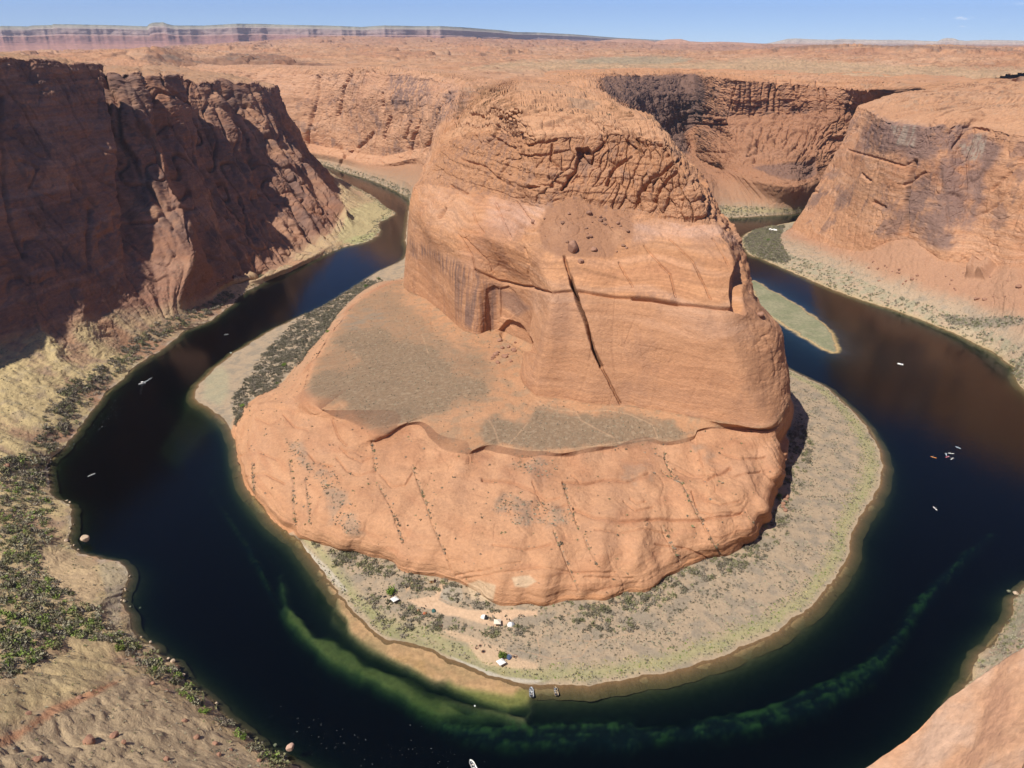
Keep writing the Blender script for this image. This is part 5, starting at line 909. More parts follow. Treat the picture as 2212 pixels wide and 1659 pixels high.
class MB:
    """collects solids into one mesh"""
    def __init__(self): self.v = []; self.f = []
    def add(self, V, F):
        o = len(self.v); self.v += [tuple(p) for p in V]; self.f += [tuple(i+o for i in f) for f in F]; return self
    def box(self, c, s, rz=0, taper=1.0):
        x, y, z = s[0]/2, s[1]/2, s[2]/2; ca, sa = math.cos(rz), math.sin(rz); V = []
        for k, zz in ((1, -z), (taper, z)):
            for a, b in ((-x, -y), (x, -y), (x, y), (-x, y)): V.append((c[0]+(a*ca-b*sa)*k, c[1]+(a*sa+b*ca)*k, c[2]+zz))
        return self.add(V, [(0,3,2,1),(4,5,6,7),(0,1,5,4),(1,2,6,5),(2,3,7,6),(3,0,4,7)])
    def tube(self, a, b, r0, r1=None, n=7):
        a, b = Vector(a), Vector(b); r1 = r0 if r1 is None else r1; d = (b-a).normalized(); u = d.orthogonal().normalized(); w = d.cross(u); V = []
        for p, r in ((a, r0), (b, r1)):
            for i in range(n): t = 2*math.pi*i/n; V.append(p + u*(r*math.cos(t)) + w*(r*math.sin(t)))
        F = [(i, (i+1) % n, n+(i+1) % n, n+i) for i in range(n)] + [tuple(range(n))[::-1], tuple(range(n, 2*n))]
        return self.add(V, F)
    def rings(self, rs, cap=True):
        """loft through closed rings of equal count"""
        n = len(rs[0]); V = [p for r in rs for p in r]; F = []
        for k in range(len(rs)-1):
            for i in range(n): F.append((k*n+i, k*n+(i+1) % n, (k+1)*n+(i+1) % n, (k+1)*n+i))
        if cap: F += [tuple(range(n))[::-1], tuple(range((len(rs)-1)*n, len(rs)*n))]
        return self.add(V, F)
    def mesh(self, name, mat, smooth=False):
        me = bpy.data.meshes.new(name); me.from_pydata(self.v, [], self.f); me.materials.append(mat)
        for p in me.polygons: p.use_smooth = smooth
        return me
def tag(o, label, cat, group=None):
    o['label'] = label; o['category'] = cat
    if group: o['group'] = group
    return o
def root(name, loc, rz, label, cat, group=None):
    o = bpy.data.objects.new(name, None); COL.objects.link(o); o.location = loc; o.rotation_euler = (0, 0, rz); o.empty_display_size = .5; return tag(o, label, cat, group)
def part(name, me, parent=None):
    o = bpy.data.objects.new(name, me); COL.objects.link(o)
    if parent is not None: o.parent = parent
    return o

# ------------------------------------------------------------------ shrubs and trees
def clump(n, seed, h=.8, leaf=.22, gaps=0.0):
    """leaf quads through a lumpy dome of radius 1"""
    r = np.random.default_rng(seed); C = []
    lobes = r.normal(size=(7, 3))*[.45, .45, .25]+[0, 0, .45*h]
    while len(C) < n:
        l = lobes[r.integers(7)]; p = l + r.normal(size=3)*.26
        if p[2] < .02: p[2] = abs(p[2])+.02
        if np.hypot(p[0], p[1]) < 1.05 and p[2] < h*1.25: C.append(p)
    C = np.array(C); a = r.normal(size=(n, 3)); a /= np.linalg.norm(a, axis=1, keepdims=True); b = np.cross(a, r.normal(size=(n, 3))); b /= np.linalg.norm(b, axis=1, keepdims=True); s = leaf*(.6+.8*r.random((n, 1)))
    V = np.stack([C-a*s, C+b*s*.7, C+a*s, C-b*s*.7], 1).reshape(-1, 3); return V, np.arange(4*n).reshape(-1, 4)
SMALL = [clump(15, k, .8, .34) for k in range(6)]; MID = [clump(70, 20+k, .8, .20) for k in range(5)]
KINDS = {'grey': (.25, .215, .165), 'dark': (.16, .145, .10), 'olive': (.215, .21, .11), 'sage': (.32, .30, .21), 'green': (.21, .27, .075), 'straw': (.42, .36, .18)}
SH = []      # (x, y, z, size, kind, cluster)
def scatter(G, dens, size, kinds, cluster, seed):
    r = np.random.default_rng(seed); du = G[:-1, 1:]-G[:-1, :-1]; dv = G[1:, :-1]-G[:-1, :-1]; area = np.linalg.norm(np.cross(du, dv), axis=-1)
    w = area*dens[:-1, :-1]; tot = w.sum(); n = r.poisson(tot)
    if n == 0: return
    idx = np.searchsorted(np.cumsum(w.ravel())/tot, r.random(n)); idx = np.clip(idx, 0, w.size-1); i, j = np.divmod(idx, w.shape[1])
    p = G[i, j] + du[i, j]*r.random((n, 1)) + dv[i, j]*r.random((n, 1)); sz = size[0]+(size[1]-size[0])*r.random(n)**2.0
    kd = r.choice(len(kinds), n)
    for q in range(n): SH.append((p[q, 0], p[q, 1], p[q, 2], sz[q], kinds[kd[q]], cluster))
def pm(Pp, polys, f=4): 
    m = 0
    for p in polys: m = np.maximum(m, poly_mask(Pp, p, f))
    return m
def lm(Pp, lines, w):
    m = 0
    for l in lines: m = np.maximum(m, line_mask(Pp, l, w))
    return m
kG = np.broadcast_to(kL[:, None], GL.shape[:2]); cl = .35+.9*sstep(-.2, .5, fbm(GL[..., 0]/14, GL[..., 1]/14, 0*GL[..., 0], 2, .5, 31))
flatL = sstep(.35, .6, NL2[..., 2])
T1 = ZD([(1560,430),(1400,540),(1250,620),(1150,660),(950,830),(760,960),(690,1040),(540,1180),(520,1240),(400,1400),(330,1510),(290,1659),(0,1659),(0,1530),(150,1480),(280,1330),(290,1180),(420,1030),(600,940),(740,840),(900,700),(1050,600),(1180,560),(1380,480),(1480,400)])
T2 = ZE([(0,0),(240,0),(240,220),(290,260),(280,440),(200,520),(330,700),(420,740),(520,800),(560,900),(700,960),(870,1090),(1000,1160),(1130,1280),(1300,1400),(1500,1540),(1640,1659),(1450,1659),(1250,1480),(1040,1330),(900,1200),(700,1100),(600,1000),(380,960),(250,1080),(100,1160),(0,1190)])
scatter(GL, pm(PL, [T1])*(kG > 1.08)*(kG < 3)*cl*.16, (1.4, 3.4), ['grey', 'grey', 'dark', 'olive'], 'upper', 1)
scatter(GL, pm(PL, [T2])*(kG > 1.08)*(kG < 3)*cl*.19, (1.2, 3.0), ['grey', 'olive', 'olive', 'green', 'sage', 'dark'], 'lower', 2)
scatter(GL, pm(PL, [ZE([(0,880),(200,840),(420,800),(560,900),(380,960),(230,1060),(0,1180)])])*(kG < 3)*.07, (1.2, 2.6), ['olive', 'green', 'grey'], 'lower', 3)
scatter(GL, (kG > 1.05)*(kG < 3)*flatL*.045*cl, (.45, 1.1), ['grey', 'dark', 'sage', 'olive'], '', 4)
scatter(GL, (kG > 1.0)*(kG < 1.4)*np.interp(ssL, [0, 5.5, 6, 8, 9, 10], [0, 0, 1, 1, .6, 0])[None]*.06, (.8, 2.0), ['grey', 'sage', 'olive'], '', 5)
kG = np.broadcast_to(kI[:, None], GI.shape[:2]); sG = np.broadcast_to(ssI[None], GI.shape[:2]); NI2 = grid_normals(GI); flatI = sstep(.4, .65, NI2[..., 2]); cl = .25+1.1*sstep(-.2, .5, fbm(GI[..., 0]/16, GI[..., 1]/16, 0*GI[..., 0], 2, .5, 32))
bare = pm(PI_, [ZH([(450,430),(800,370),(880,200),(950,200),(860,420),(1000,500),(1250,560),(1500,560),(2200,560),(2212,640),(1900,660),(1750,760),(1640,800),(1100,650),(960,640),(800,560),(560,500)]), ZF([(1060,920),(1250,1000),(1400,1050),(1650,1070),(1600,1095),(1380,1085),(1180,1000)]), ZH([(1250,1050),(1600,1080),(1650,1250),(2200,1290),(2200,1370),(1850,1350),(1380,1250)])], 2)
onb = (kG > 1.04)*(kG < 2.03)*(1-bare)
WT = Z8([(700,0),(840,10),(800,60),(640,120),(590,240),(480,380),(300,520),(250,610),(120,640),(40,800),(20,650),(100,540),(180,420),(330,260),(560,90)])
scatter(GI, pm(PI_, [WT])*(kG > 1.05)*(kG < 3.1)*.42*cl, (1.1, 2.5), ['dark', 'dark', 'grey'], 'west', 6)
CT = [ZF([(610,620),(700,560),(880,650),(1010,680),(1000,790),(800,830),(660,770),(600,720)]), ZF([(1040,690),(1200,740),(1400,740),(1560,730),(1600,800),(1400,800),(1200,790),(1050,760)]), ZF([(1800,650),(1900,620),(2200,600),(2212,760),(2000,800),(1830,760)]), ZF([(830,470),(960,450),(1000,490),(900,520),(830,500)]), ZF([(200,210),(320,220),(560,300),(740,380),(860,400),(760,440),(560,420),(400,400),(260,290)]), ZF([(520,470),(640,560),(600,640),(520,560)])]
scatter(GI, pm(PI_, CT)*onb*.30*cl, (.9, 2.2), ['grey', 'dark', 'olive'], 'camp', 7)
scatter(GI, pm(PI_, [ZG([(0,720),(200,790),(420,700),(580,610),(700,560),(640,520),(400,620),(160,740)])], 6)*onb*.34*cl, (.6, 1.3), ['grey', 'dark'], '', 8)
foot = (kG > 1.72)*(kG < 2.0)*(sG > 4.8)*(sG < 8.1); scatter(GI, foot*.22*cl, (.9, 2.3), ['dark', 'grey', 'olive'], 'foot', 9)
scatter(GI, onb*(sG > 4.7)*(sG < 8.6)*.34*cl*(kG < 1.97), (.35, 1.0), ['sage', 'grey', 'dark'], '', 10)
scatter(GI, onb*(sG > 4.7)*(sG < 8.4)*(kG < 1.28)*(kG > 1.06)*.30, (.3, .8), ['straw', 'olive', 'green'], '', 11)
scatter(GI, lm(PI_, slick_lines, 2.8)*(kG > 2.2)*(kG < 4.2)*.34, (.5, 1.5), ['dark', 'olive', 'grey'], '', 12)
scatter(GI, front*(kG > 3)*(kG < 4.05)*flatI*.011*cl, (.5, 1.35), ['dark', 'olive', 'grey'], '', 13)
gul = [Z8([(290,830),(400,900),(430,1000),(520,1000),(600,1080),(640,1200),(600,1260),(560,1250),(500,1130),(430,1050),(340,960)]), Z8([(560,1270),(700,1270),(740,1390),(660,1400),(560,1330)]), Z2([(130,1010),(300,1060),(480,1100),(600,1150),(520,1220),(200,1210),(60,1120)]), Z2([(160,800),(300,780),(470,830),(460,900),(380,920),(200,870)])]
scatter(GI, pm(PI_, gul)*.16, (.45, 1.1), ['grey', 'sage', 'dark'], '', 14)
scatter(GI, front*(kG > 4.2)*(kG < 6)*.03*cl, (.4, .9), ['grey', 'dark', 'sage'], '', 15)
scatter(GI, pm(PI_, [B1, B2])*(kG > 4)*(kG < 6)*.10, (.25, .6), ['dark', 'grey', 'sage'], '', 23)
scatter(GI, (kG > 1.0)*(kG < 1.6)*(np.interp(ssI, [.4, .5, 1.6, 1.8, 9.5, 9.9, 11, 11.5], [0, 1, 1, 0, 0, 1, 1, 0]))[None]*.08, (1.0, 2.4), ['olive', 'grey', 'sage'], '', 16)
scatter(GI, (kG > 10.5)*(kG < 12.6)*flatI*.0006, (.9, 2.0), ['dark', 'olive'], '', 17)
kG = np.broadcast_to(kR[:, None], GR.shape[:2]); sG = np.broadcast_to(ssR[None], GR.shape[:2]); cl = .3+1.1*sstep(-.2, .5, fbm(GR[..., 0]/16, GR[..., 1]/16, 0*GR[..., 0], 2, .5, 33))
scatter(GR, pm(PR, [Z3([(230,250),(330,180),(520,160),(480,250),(520,340),(560,400),(500,430),(330,380),(240,320)])])*(kG < 3)*.30, (1.1, 2.4), ['grey', 'dark', 'olive'], 'spit', 18)
scatter(GR, pm(PR, [Z3([(1620,790),(1900,810),(2212,800),(2212,860),(1900,880),(1700,860)]), Z3([(1850,920),(1950,930),(2000,1000),(1920,1000)]), Z3([(2120,1100),(2212,1090),(2212,1290),(2120,1200)])])*(kG < 3)*.14, (1.1, 2.4), ['grey', 'sage', 'olive'], 'east', 19)
scatter(GR, (kG > 1.06)*(kG < 2.0)*(sG > 3.5)*(sG < 8)*.11*cl, (.8, 2.0), ['grey', 'olive', 'sage'], 'east', 20)
scatter(GR, (kG > 1.5)*(kG < 2.9)*pal*.14*cl, (.4, .9), ['sage', 'grey'], '', 21)
scatter(GR, (kG > 1.05)*(kG < 2.3)*(sG > .8)*(sG < 2.3)*.22*cl, (.7, 1.6), ['grey', 'sage', 'olive'], 'near', 22)
S_ = np.array([(a[0], a[1], a[2], a[3]) for a in SH]); px_size = S_[:, 3]/np.linalg.norm(S_[:, :3]-np.array([0, 0, H]), axis=1); pj = proj(S_[:, :3])
seen = (pj[:, 0] > 0) & (pj[:, 0] < 2212) & (pj[:, 1] > 0) & (pj[:, 1] < 1659)
order = [i for i in np.argsort(-px_size) if seen[i] and SH[i][5]][:285]; single = set(order)
LAB = {'upper': ('bare grey brown shrub in the bank thicket below the shaded left cliff', 'tamarisk shrubs along the far left bank'), 'lower': ('grey green shrub in the thicket on the near left bank above the sandy hill', 'tamarisk shrubs on the near left bank'),
       'west': ('leafless grey shrub in the strip between river and slickrock behind the gravel bar', 'grey shrubs in the strip behind the gravel bar'), 'camp': ('grey brown shrub among the thickets around the tents on the inner bank', 'shrubs around the camp'),
       'foot': ('dark shrub at the foot of the slickrock apron along the inner bank', 'shrubs along the foot of the slickrock'), 'spit': ('dark shrub in the thicket on the point below the right promontory', 'shrubs on the far right point'),
       'east': ('grey shrub along the far right river bank under the red talus', 'shrubs along the far right bank'), 'near': ('grey shrub on the strip of bank just above the near rim rock', 'shrubs on the near right bank')}
protos = {}
for k, rgb in KINDS.items():
    for q in range(5):
        V, F = MID[q]; hgt = np.clip(V[:, 2], 0, 1); tint = 1+.25*(np.random.default_rng(q+3).random(len(V)//4)-.5); c = np.array(rgb)*tint.repeat(4)[:, None]
        protos[k, q] = mesh_np("shrub", V, F, M_LEAF, c)
for n_, i in enumerate(order):
    a = SH[i]; o = bpy.data.objects.new("shrub", protos[a[4], n_ % 5]); COL.objects.link(o); s = a[3]
    o.location = (a[0], a[1], a[2]-.1*s); o.scale = (s, s*(.8+.4*random.random()), s*(.8+.5*random.random())); o.rotation_euler = (0, 0, random.random()*6.28); tag(o, LAB[a[5]][0], 'shrub', LAB[a[5]][1])
rest = [i for i in range(len(SH)) if i not in single]
Vs, Fs, Cs, off = [], [], [], 0
for i in rest:
    a = SH[i]; V, F = SMALL[i % 6] if a[3] < 1.4 else MID[i % 5]; t = i*2.4; c_, s_ = math.cos(t), math.sin(t); s = a[3]
    X = V[:, 0]*c_-V[:, 1]*s_; Y = V[:, 0]*s_+V[:, 1]*c_; Vs.append(np.stack([X*s+a[0], Y*s+a[1], V[:, 2]*s*(.8+.4*((i*37) % 10)/10)+a[2]-.08*s], -1)); Fs.append(F+off); off += len(V)
    Cs.append(np.broadcast_to(np.array(KINDS[a[4]])*(.75+.5*((i*61) % 17)/17), V.shape))
o = part("scrub", mesh_np("scrub", np.concatenate(Vs), np.concatenate(Fs), M_LEAF, np.concatenate(Cs))); o['kind'] = 'stuff'; tag(o, 'low desert scrub scattered over the banks, benches and slickrock joints', 'scrub')
print('shrubs', len(SH), 'faces', off//4)
open('/tmp/n.txt', 'w').write('%d %d' % (len(SH), off//4))

M_BARK = simple_mat("bark", (.12, .09, .06))
def tree(px, py, r, h, rgb, label, seed, name="green_tree", cat="tree"):
    p = ground(px, py); t = root(name, p, seed*1.3, label, cat); rr = np.random.default_rng(seed)
    m = MB(); m.tube((0, 0, -.3), (.1*r, 0, h*.35), .09*r, .06*r)
    for k in range(5):
        a = k*1.256+rr.random(); m.tube((.1*r, 0, h*.3), (math.cos(a)*r*.5, math.sin(a)*r*.5, h*.62), .05*r, .015*r, 5)
    part("trunk", m.mesh("trunk", M_BARK), t)
    V, F = clump(420, 500+seed, 1.1, .13); V = V*np.array([r, r, (h*.85)/1.3])+np.array([0, 0, h*.16]); c = np.array(rgb)*(.75+.5*rr.random(len(F))).repeat(4)[:, None]
    part("crown", mesh_np("crown", V, F, M_LEAF, c), t); return t
GRN = (.15, .215, .045)
for i, (px, py, r, h, rgb, lab) in enumerate([(846, 1284, 3.2, 5.8, GRN, 'bright green tree standing just behind the leftmost white canopy at the camp'), (1086, 1421, 2.6, 4.6, GRN, 'bright green tree between the shore canopy and the blue tent'),
   (259, 1404, 2.6, 3.4, (.17, .205, .05), 'large round yellow green bush where the left bank turns, beside a clump of grey shrubs'), (336, 1450, 1.9, 2.6, GRN, 'small bright green bush near the pale boulders at the edge of the left bank'),
   (441, 1540, 2.2, 3.0, GRN, 'leafy green bush halfway down the left bank above the trail'), (526, 1597, 2.0, 3.0, GRN, 'bright green bush lowest down the left bank, near the pink boulder in the water'),
   (69, 1432, 2.2, 2.8, (.13, .18, .05), 'dull green bush in the thicket at the left edge above the yellow sand hill'), (150, 1362, 2.0, 2.6, (.13, .18, .05), 'dull green bush in the middle of the left bank thicket'),
   (613, 791, 3.0, 3.6, GRN, 'bright green bush among the grey strip of shrubs, nearest the slickrock bulges'), (791, 620, 3.6, 4.0, (.13, .19, .05), 'wide green bush at the far end of the grey shrub strip by the river'), (818, 604, 3.0, 3.4, (.13, .19, .05), 'farthest green bush of the grey strip, below the stained butte wall'),
   (708, 718, 2.4, 2.6, GRN, 'low green bush against the slickrock edge halfway along the grey shrub strip'), (525, 880, 2.8, 3.0, GRN, 'green bush on the near tip of the grey shrub strip against the bulging slickrock'), (1684, 1073, 2.2, 3.0, (.12, .18, .05), 'green bush in the shadow under the right edge of the slickrock'),
   (599, 830, 2.0, 2.4, (.12, .17, .05), 'small dark green bush below the bright one at the slickrock edge'), (1660, 520, 3.2, 3.4, (.11, .15, .05), 'green bush in the thicket on the point below the right promontory')]):
    tree(px, py, r, h, rgb, lab, i+1, "green_tree" if i < 2 else "green_bush", "tree" if i < 2 else "bush")

# ------------------------------------------------------------------ boulders
ROCKM = {'red': simple_mat("red_boulder", (.33, .18, .12), .95), 'pale': simple_mat("pale_boulder", (.50, .38, .27), .95), 'pink': simple_mat("pink_boulder", (.50, .33, .25), .95), 'brown': simple_mat("brown_boulder", (.27, .15, .10), .95)}
def rock_mesh(seed, mat, flat=.75):
    import bmesh
    bm = bmesh.new(); bmesh.ops.create_icosphere(bm, subdivisions=3, radius=.5); r = np.random.default_rng(seed)
    cuts = r.normal(size=(9, 3)); cuts /= np.linalg.norm(cuts, axis=1, keepdims=True); lim = .30+.14*r.random(9)
    for v in bm.verts:
        p = np.array(v.co)
        for c, l in zip(cuts, lim):
            d = p@c
            if d > l: p = p-c*(d-l)*.9
        p *= 1+.06*float(noise(p[0]*5, p[1]*5, p[2]*5, seed))
        v.co = (p[0]*1.25, p[1]*1.1, p[2]*flat*1.2)
    me = bpy.data.meshes.new("boulder"); bm.to_mesh(me); bm.free(); me.materials.append(mat); return me
def boulder(p, s, kind, seed, label, group=None, name="boulder", flat=.75):
    o = bpy.data.objects.new(name, rock_mesh(seed, ROCKM[kind], flat)); COL.objects.link(o); o.location = p + Vector((0, 0, s*.18)); o.scale = (s, s, s); o.rotation_euler = (0, 0, seed*1.7); return tag(o, label, 'boulder', group)
for i, (px, py, s, kd, lab) in enumerate([(184, 1166, 5.2, 'pale', 'largest pale boulder standing in the water off the left bank'), (144, 1169, 2.6, 'pale', 'pale boulder at the water edge just left of the largest one in the river'), (269, 1299, 1.9, 'pale', 'pale stone on the shore below the gravel spit of the left bank'),
   (282, 1311, 1.4, 'pale', 'whitish stone in the water just off the gravel spit'), (303, 1313, 1.2, 'pale', 'small stone farthest out in the water off the gravel spit'), (374, 1429, 2.3, 'pale', 'white upright rock in the river beside the small green bush'), (382, 1444, 2.9, 'brown', 'brown rock at the water edge just below the white upright rock'),
   (396, 1459, 2.0, 'pale', 'white flat rock at the shore below the brown rock'), (469, 1520, 1.6, 'pale', 'pale rock on the shore past the leafy green bush'), (627, 1616, 3.6, 'pink', 'round pinkish boulder in the water at the bottom of the left bank'), (595, 1610, 1.6, 'pale', 'small pale rock beside the round pinkish boulder'),
   (172, 1511, 2.9, 'red', 'red boulder on the orange ledge crossing the sandy hill'), (61, 1543, 2.2, 'red', 'red boulder below the orange ledge near the left edge'), (194, 1601, 4.6, 'red', 'jagged red outcrop in the middle of the bare sandy hill'), (247, 1590, 3.2, 'red', 'flat red rock above and right of the jagged outcrop'),
   (267, 1604, 1.9, 'red', 'small red rock right of the jagged outcrop'), (81, 1642, 2.8, 'red', 'orange boulder at the bottom left of the sandy hill'), (360, 1641, 2.2, 'red', 'dark red boulder at the foot of the sandy hill near the bottom edge'), (425, 1594, 2.4, 'red', 'upright red boulder beside the trail on the sandy hill'),
   (465, 1607, 2.2, 'red', 'orange boulder right of the trail above the shore shrubs'), (498, 1621, 2.0, 'red', 'red boulder next to the shore shrubs right of the trail'), (560, 1643, 2.0, 'red', 'orange boulder near the bottom edge beside the last shrubs'), (473, 1631, 1.9, 'red', 'flat red boulder crossed by the end of the trail'),
   (399, 1558, 2.2, 'red', 'red rock slab in the rubble above the trail bend'), (360, 1493, 1.7, 'red', 'red slab below the pale rocks of the left bank'), (330, 1477, 1.8, 'red', 'red slab at the upper edge of the sandy hill'), (16, 1008, 4.2, 'red', 'red boulder in the thicket at the left edge beside the river'),
   (1237, 538, 9.0, 'red', 'large round balanced boulder at the foot of the red talus on the butte'), (1282, 541, 5.0, 'red', 'boulder on the talus of the butte right of the balanced one'), (1255, 566, 4.6, 'red', 'dark boulder just above the long dark crack of the butte'), (1272, 461, 4.5, 'brown', 'dark boulder high on the red talus under the broken cliff'),
   (1152, 481, 4.5, 'red', 'boulder at the left margin of the red talus of the butte'), (1297, 478, 3.8, 'brown', 'brown boulder at the upper right of the red talus'), (1970, 604, 4.5, 'red', 'lone orange boulder on the talus of the right bank'), (2110, 647, 5.5, 'red', 'upright boulder in the gully left of the smooth right hand slab'),
   (2126, 648, 5.0, 'red', 'flat boulder next to the upright one on the right talus'), (2200, 620, 5.5, 'red', 'boulder at the right edge above the smooth slab'), (1642, 681, 5.0, 'red', 'boulder on the rubble ledge at the right end of the butte'), (2178, 1278, 2.2, 'pale', 'pale rock off the tip of the near right bank'), (2194, 1283, 2.8, 'pale', 'largest pale rock at the tip of the near right bank')]):
    boulder(ground(px, py), s, kd, 40+i, lab, name="balanced_boulder" if s > 8 else "boulder", flat=1.0 if s > 8 else .75)
rr = random.Random(3)
for i in range(16):
    px, py = rr.uniform(1062, 1120), rr.uniform(735, 785); boulder(ground(px, py), rr.uniform(2.0, 4.6), 'red', 100+i, 'angular red block in the rubble heap below the arched alcoves', 'rubble blocks below the alcoves')
for i in range(22):
    px, py = rr.uniform(1170, 1360), rr.uniform(455, 545); boulder(ground(px, py), rr.uniform(1.4, 3.0), 'brown' if i % 3 else 'red', 130+i, 'small red brown rock scattered on the talus of the butte', 'small rocks on the butte talus')
for i in range(26):
    px = rr.uniform(1830, 2190); py = 560+.10*(px-1830)+rr.uniform(0, 50); boulder(ground(px, py), rr.uniform(1.5, 3.6), 'red', 160+i, 'red rock on the talus slope under the stained right cliff', 'rocks on the right talus')
for i in range(5):
    boulder(ground(1695+rr.uniform(-8, 8), 1075+i*7), rr.uniform(2.4, 4.2), 'red', 200+i, 'orange fallen block below the right edge of the slickrock', 'fallen blocks under the slickrock edge')
for i in range(30):
    s = rr.uniform(1.05, 3.2); q = L0(np.array([s+rr.uniform(-.03, .03)]))[0]; q1 = L1(np.array([s]))[0]; d = q1-q; d /= np.linalg.norm(d[:2])+1e-6
    boulder(Vector((q[0]-d[0]*rr.uniform(-2, 2.5), q[1]-d[1]*rr.uniform(-2, 2.5), -.1)), rr.uniform(.6, 1.5), 'pale', 210+i, 'small pale stone along the water edge of the near left bank', 'stones along the left shore')
# ------------------------------------------------------------------ boats
M_ALU = simple_mat("boat_aluminium", (.42, .44, .46), .45, spec=.5); M_WHT = simple_mat("white_paint", (.80, .80, .78), .5); M_DRK = simple_mat("dark_deck", (.05, .05, .06), .8); M_BLK = simple_mat("black_plastic", (.02, .02, .022), .5)
M_RED = simple_mat("red_gear", (.45, .12, .06), .7); M_TANG = simple_mat("tan_gear", (.42, .33, .22), .8); M_SKIN = simple_mat("skin", (.45, .28, .20), .7); M_BLU = simple_mat("blue_cloth", (.05, .09, .22), .8)
def hull_rings(L, Wd, Hh, bow=.38):
    out = []
    for t in (0, .1, .3, .5, .65, .78, .88, .95, 1.0):
        y = -L/2+L*t; w = Wd/2*(1.0 if t < 1-bow else math.cos((t-(1-bow))/bow*math.pi/2)**.75); w = max(w, .02); zt = Hh*(1+.25*max(0, t-.6)); zb = -.25+(.35*max(0, t-.75)/.25 if t > .75 else 0)
        out.append((y, w, zt, zb))
    return out
def skiff(loc, rz, L, Wd, label, hull_mat, gear, seed):
    t = root("skiff", loc, rz, label, "boat"); R = hull_rings(L, Wd, .62); m = MB()
    rings = [[(-w*.72, y, zb), (w*.72, y, zb), (w, y, zt), (w-.09, y, zt) if w > .12 else (w*.5, y, zt), (w*.66, y, .12) if w > .12 else (w*.3, y, zt-.05), (-w*.66, y, .12) if w > .12 else (-w*.3, y, zt-.05), (-(w-.09), y, zt) if w > .12 else (-w*.5, y, zt), (-w, y, zt)] for y, w, zt, zb in R]
    m.rings(rings); part("hull", m.mesh("hull", hull_mat), t)
    d = MB(); d.add([(-w*.62, y, .15) for y, w, zt, zb in R[:-2]]+[(w*.62, y, .15) for y, w, zt, zb in R[:-2]], [(i, i+7, i+8, i+1) for i in range(6)]); part("deck", d.mesh("deck", M_DRK), t)
    for yy in (-.28*L, .0): part("bench", MB().box((0, yy, .42), (Wd*.86, .36, .10)).mesh("bench", hull_mat), t)
    if gear != 'none':
        part("console", MB().box((.25, -.08*L, .62), (.55, .45, .75), taper=.8).mesh("console", M_WHT if gear == 'white' else M_TANG), t)
    mo = MB(); mo.box((0, -L/2-.18, .62), (.36, .42, .5), taper=.7); mo.box((0, -L/2-.15, .1), (.14, .2, .8)); part("outboard_motor", mo.mesh("outboard_motor", M_BLK), t)
    r = random.Random(seed)
    if gear in ('gear', 'white'):
        for k in range(4 if gear == 'white' else 8):
            part("cargo", MB().box((r.uniform(-.5, .5)*Wd*.7, r.uniform(-.35, .28)*L, .42), (r.uniform(.35, .6), r.uniform(.35, .7), .4), r.uniform(0, 3), .85).mesh("cargo", r.choice([M_TANG, M_WHT, M_BLK, M_ALU])), t)
    return t
skiff(on_water(1147.8, 1495), .02, 6.2, 2.3, 'grey aluminium skiff with white console moored off the beach, left of two', M_ALU, 'white', 1)
skiff(on_water(1200.5, 1493), .10, 5.6, 2.2, 'tan loaded motor skiff moored off the beach, right of two', M_TANG, 'gear', 2)
skiff(on_water(1021, 1653), .45, 6.0, 2.3, 'white open boat at the bottom edge of the river', M_WHT, 'white', 3)
b = skiff(on_water(307, 829), 2.15, 6.4, 2.4, 'white motorboat trailing a wake up the left arm of the river', M_WHT, 'white', 4)
part("canopy_top", MB().box((0, -.3, 1.9), (1.9, 2.2, .08), taper=.95).mesh("canopy_top", M_WHT), b)
for sx in (-.8, .8):
    for yy in (-1.3, .7): part("canopy_post", MB().tube((sx, yy, .4), (sx, yy, 1.88), .03).mesh("canopy_post", M_ALU), b)
def kayak(loc, rz, L, mat, label, group=None, seats=1):
    t = root("kayak", loc, rz, label, "kayak", group); m = MB(); rings = []
    for k in range(13):
        u = -1+2*k/12; w = .42*(1-u*u)**.6+.015; zz = .16+.12*u*u; rings.append([(math.cos(a)*w, u*L/2, zz*.5+math.sin(a)*(.20-.05*u*u)) for a in np.linspace(0, 2*math.pi, 9)[:-1]])
    m.rings(rings); part("hull", m.mesh("hull", mat, True), t)
    for s in range(seats):
        y = 0 if seats == 1 else (-.8 if s else .8)
        part("cockpit", MB().rings([[(math.cos(a)*.3, y+math.sin(a)*.45, z) for a in np.linspace(0, 2*math.pi, 11)[:-1]] for z in (.22, .33)]).mesh("cockpit", M_BLK), t)
        pd = MB().tube((-1.1, y+.35, .55), (1.1, y+.55, .62), .03)
        for sx, yy in ((-1.2, y+.34), (1.2, y+.56)): pd.box((sx, yy, .58), (.45, .18, .03))
        part("paddle", pd.mesh("paddle", M_WHT), t)
    return t
M_ORG = simple_mat("orange_plastic", (.75, .30, .08), .5); M_PNK = simple_mat("pink_plastic", (.75, .22, .28), .5); M_PBL = simple_mat("pale_blue_plastic", (.55, .68, .80), .5)
kayak(on_water(198, 1026), -.62, 6.0, M_WHT, 'long white two seat kayak on the dark water near the left bank', seats=2)
kayak(on_water(489, 723), -1.15, 5.0, M_ALU, 'grey kayak in the narrow left arm above the gravel bar', seats=2)
G_ = 'kayaks bunched on the right arm of the river'
for px, py, rz, mt, lab in ((2016.7, 988, .9, M_ORG, 'orange and white kayak apart on the left of the bunch'), (2043.8, 981.5, -.4, M_PBL, 'pale blue kayak at the left of the bunched kayaks'), (2054.4, 979.6, 1.3, M_WHT, 'white kayak at the top middle of the bunch'), (2046.4, 987, -1.1, M_PNK, 'pink kayak in the middle of the bunch'),
      (2056.4, 991, -.9, M_WHT, 'white kayak lowest of the bunched kayaks'), (2069.6, 967, .6, M_PBL, 'pale blue kayak farthest up and right of the bunch')): kayak(on_water(px, py), rz, 4.6, mt, lab, G_)
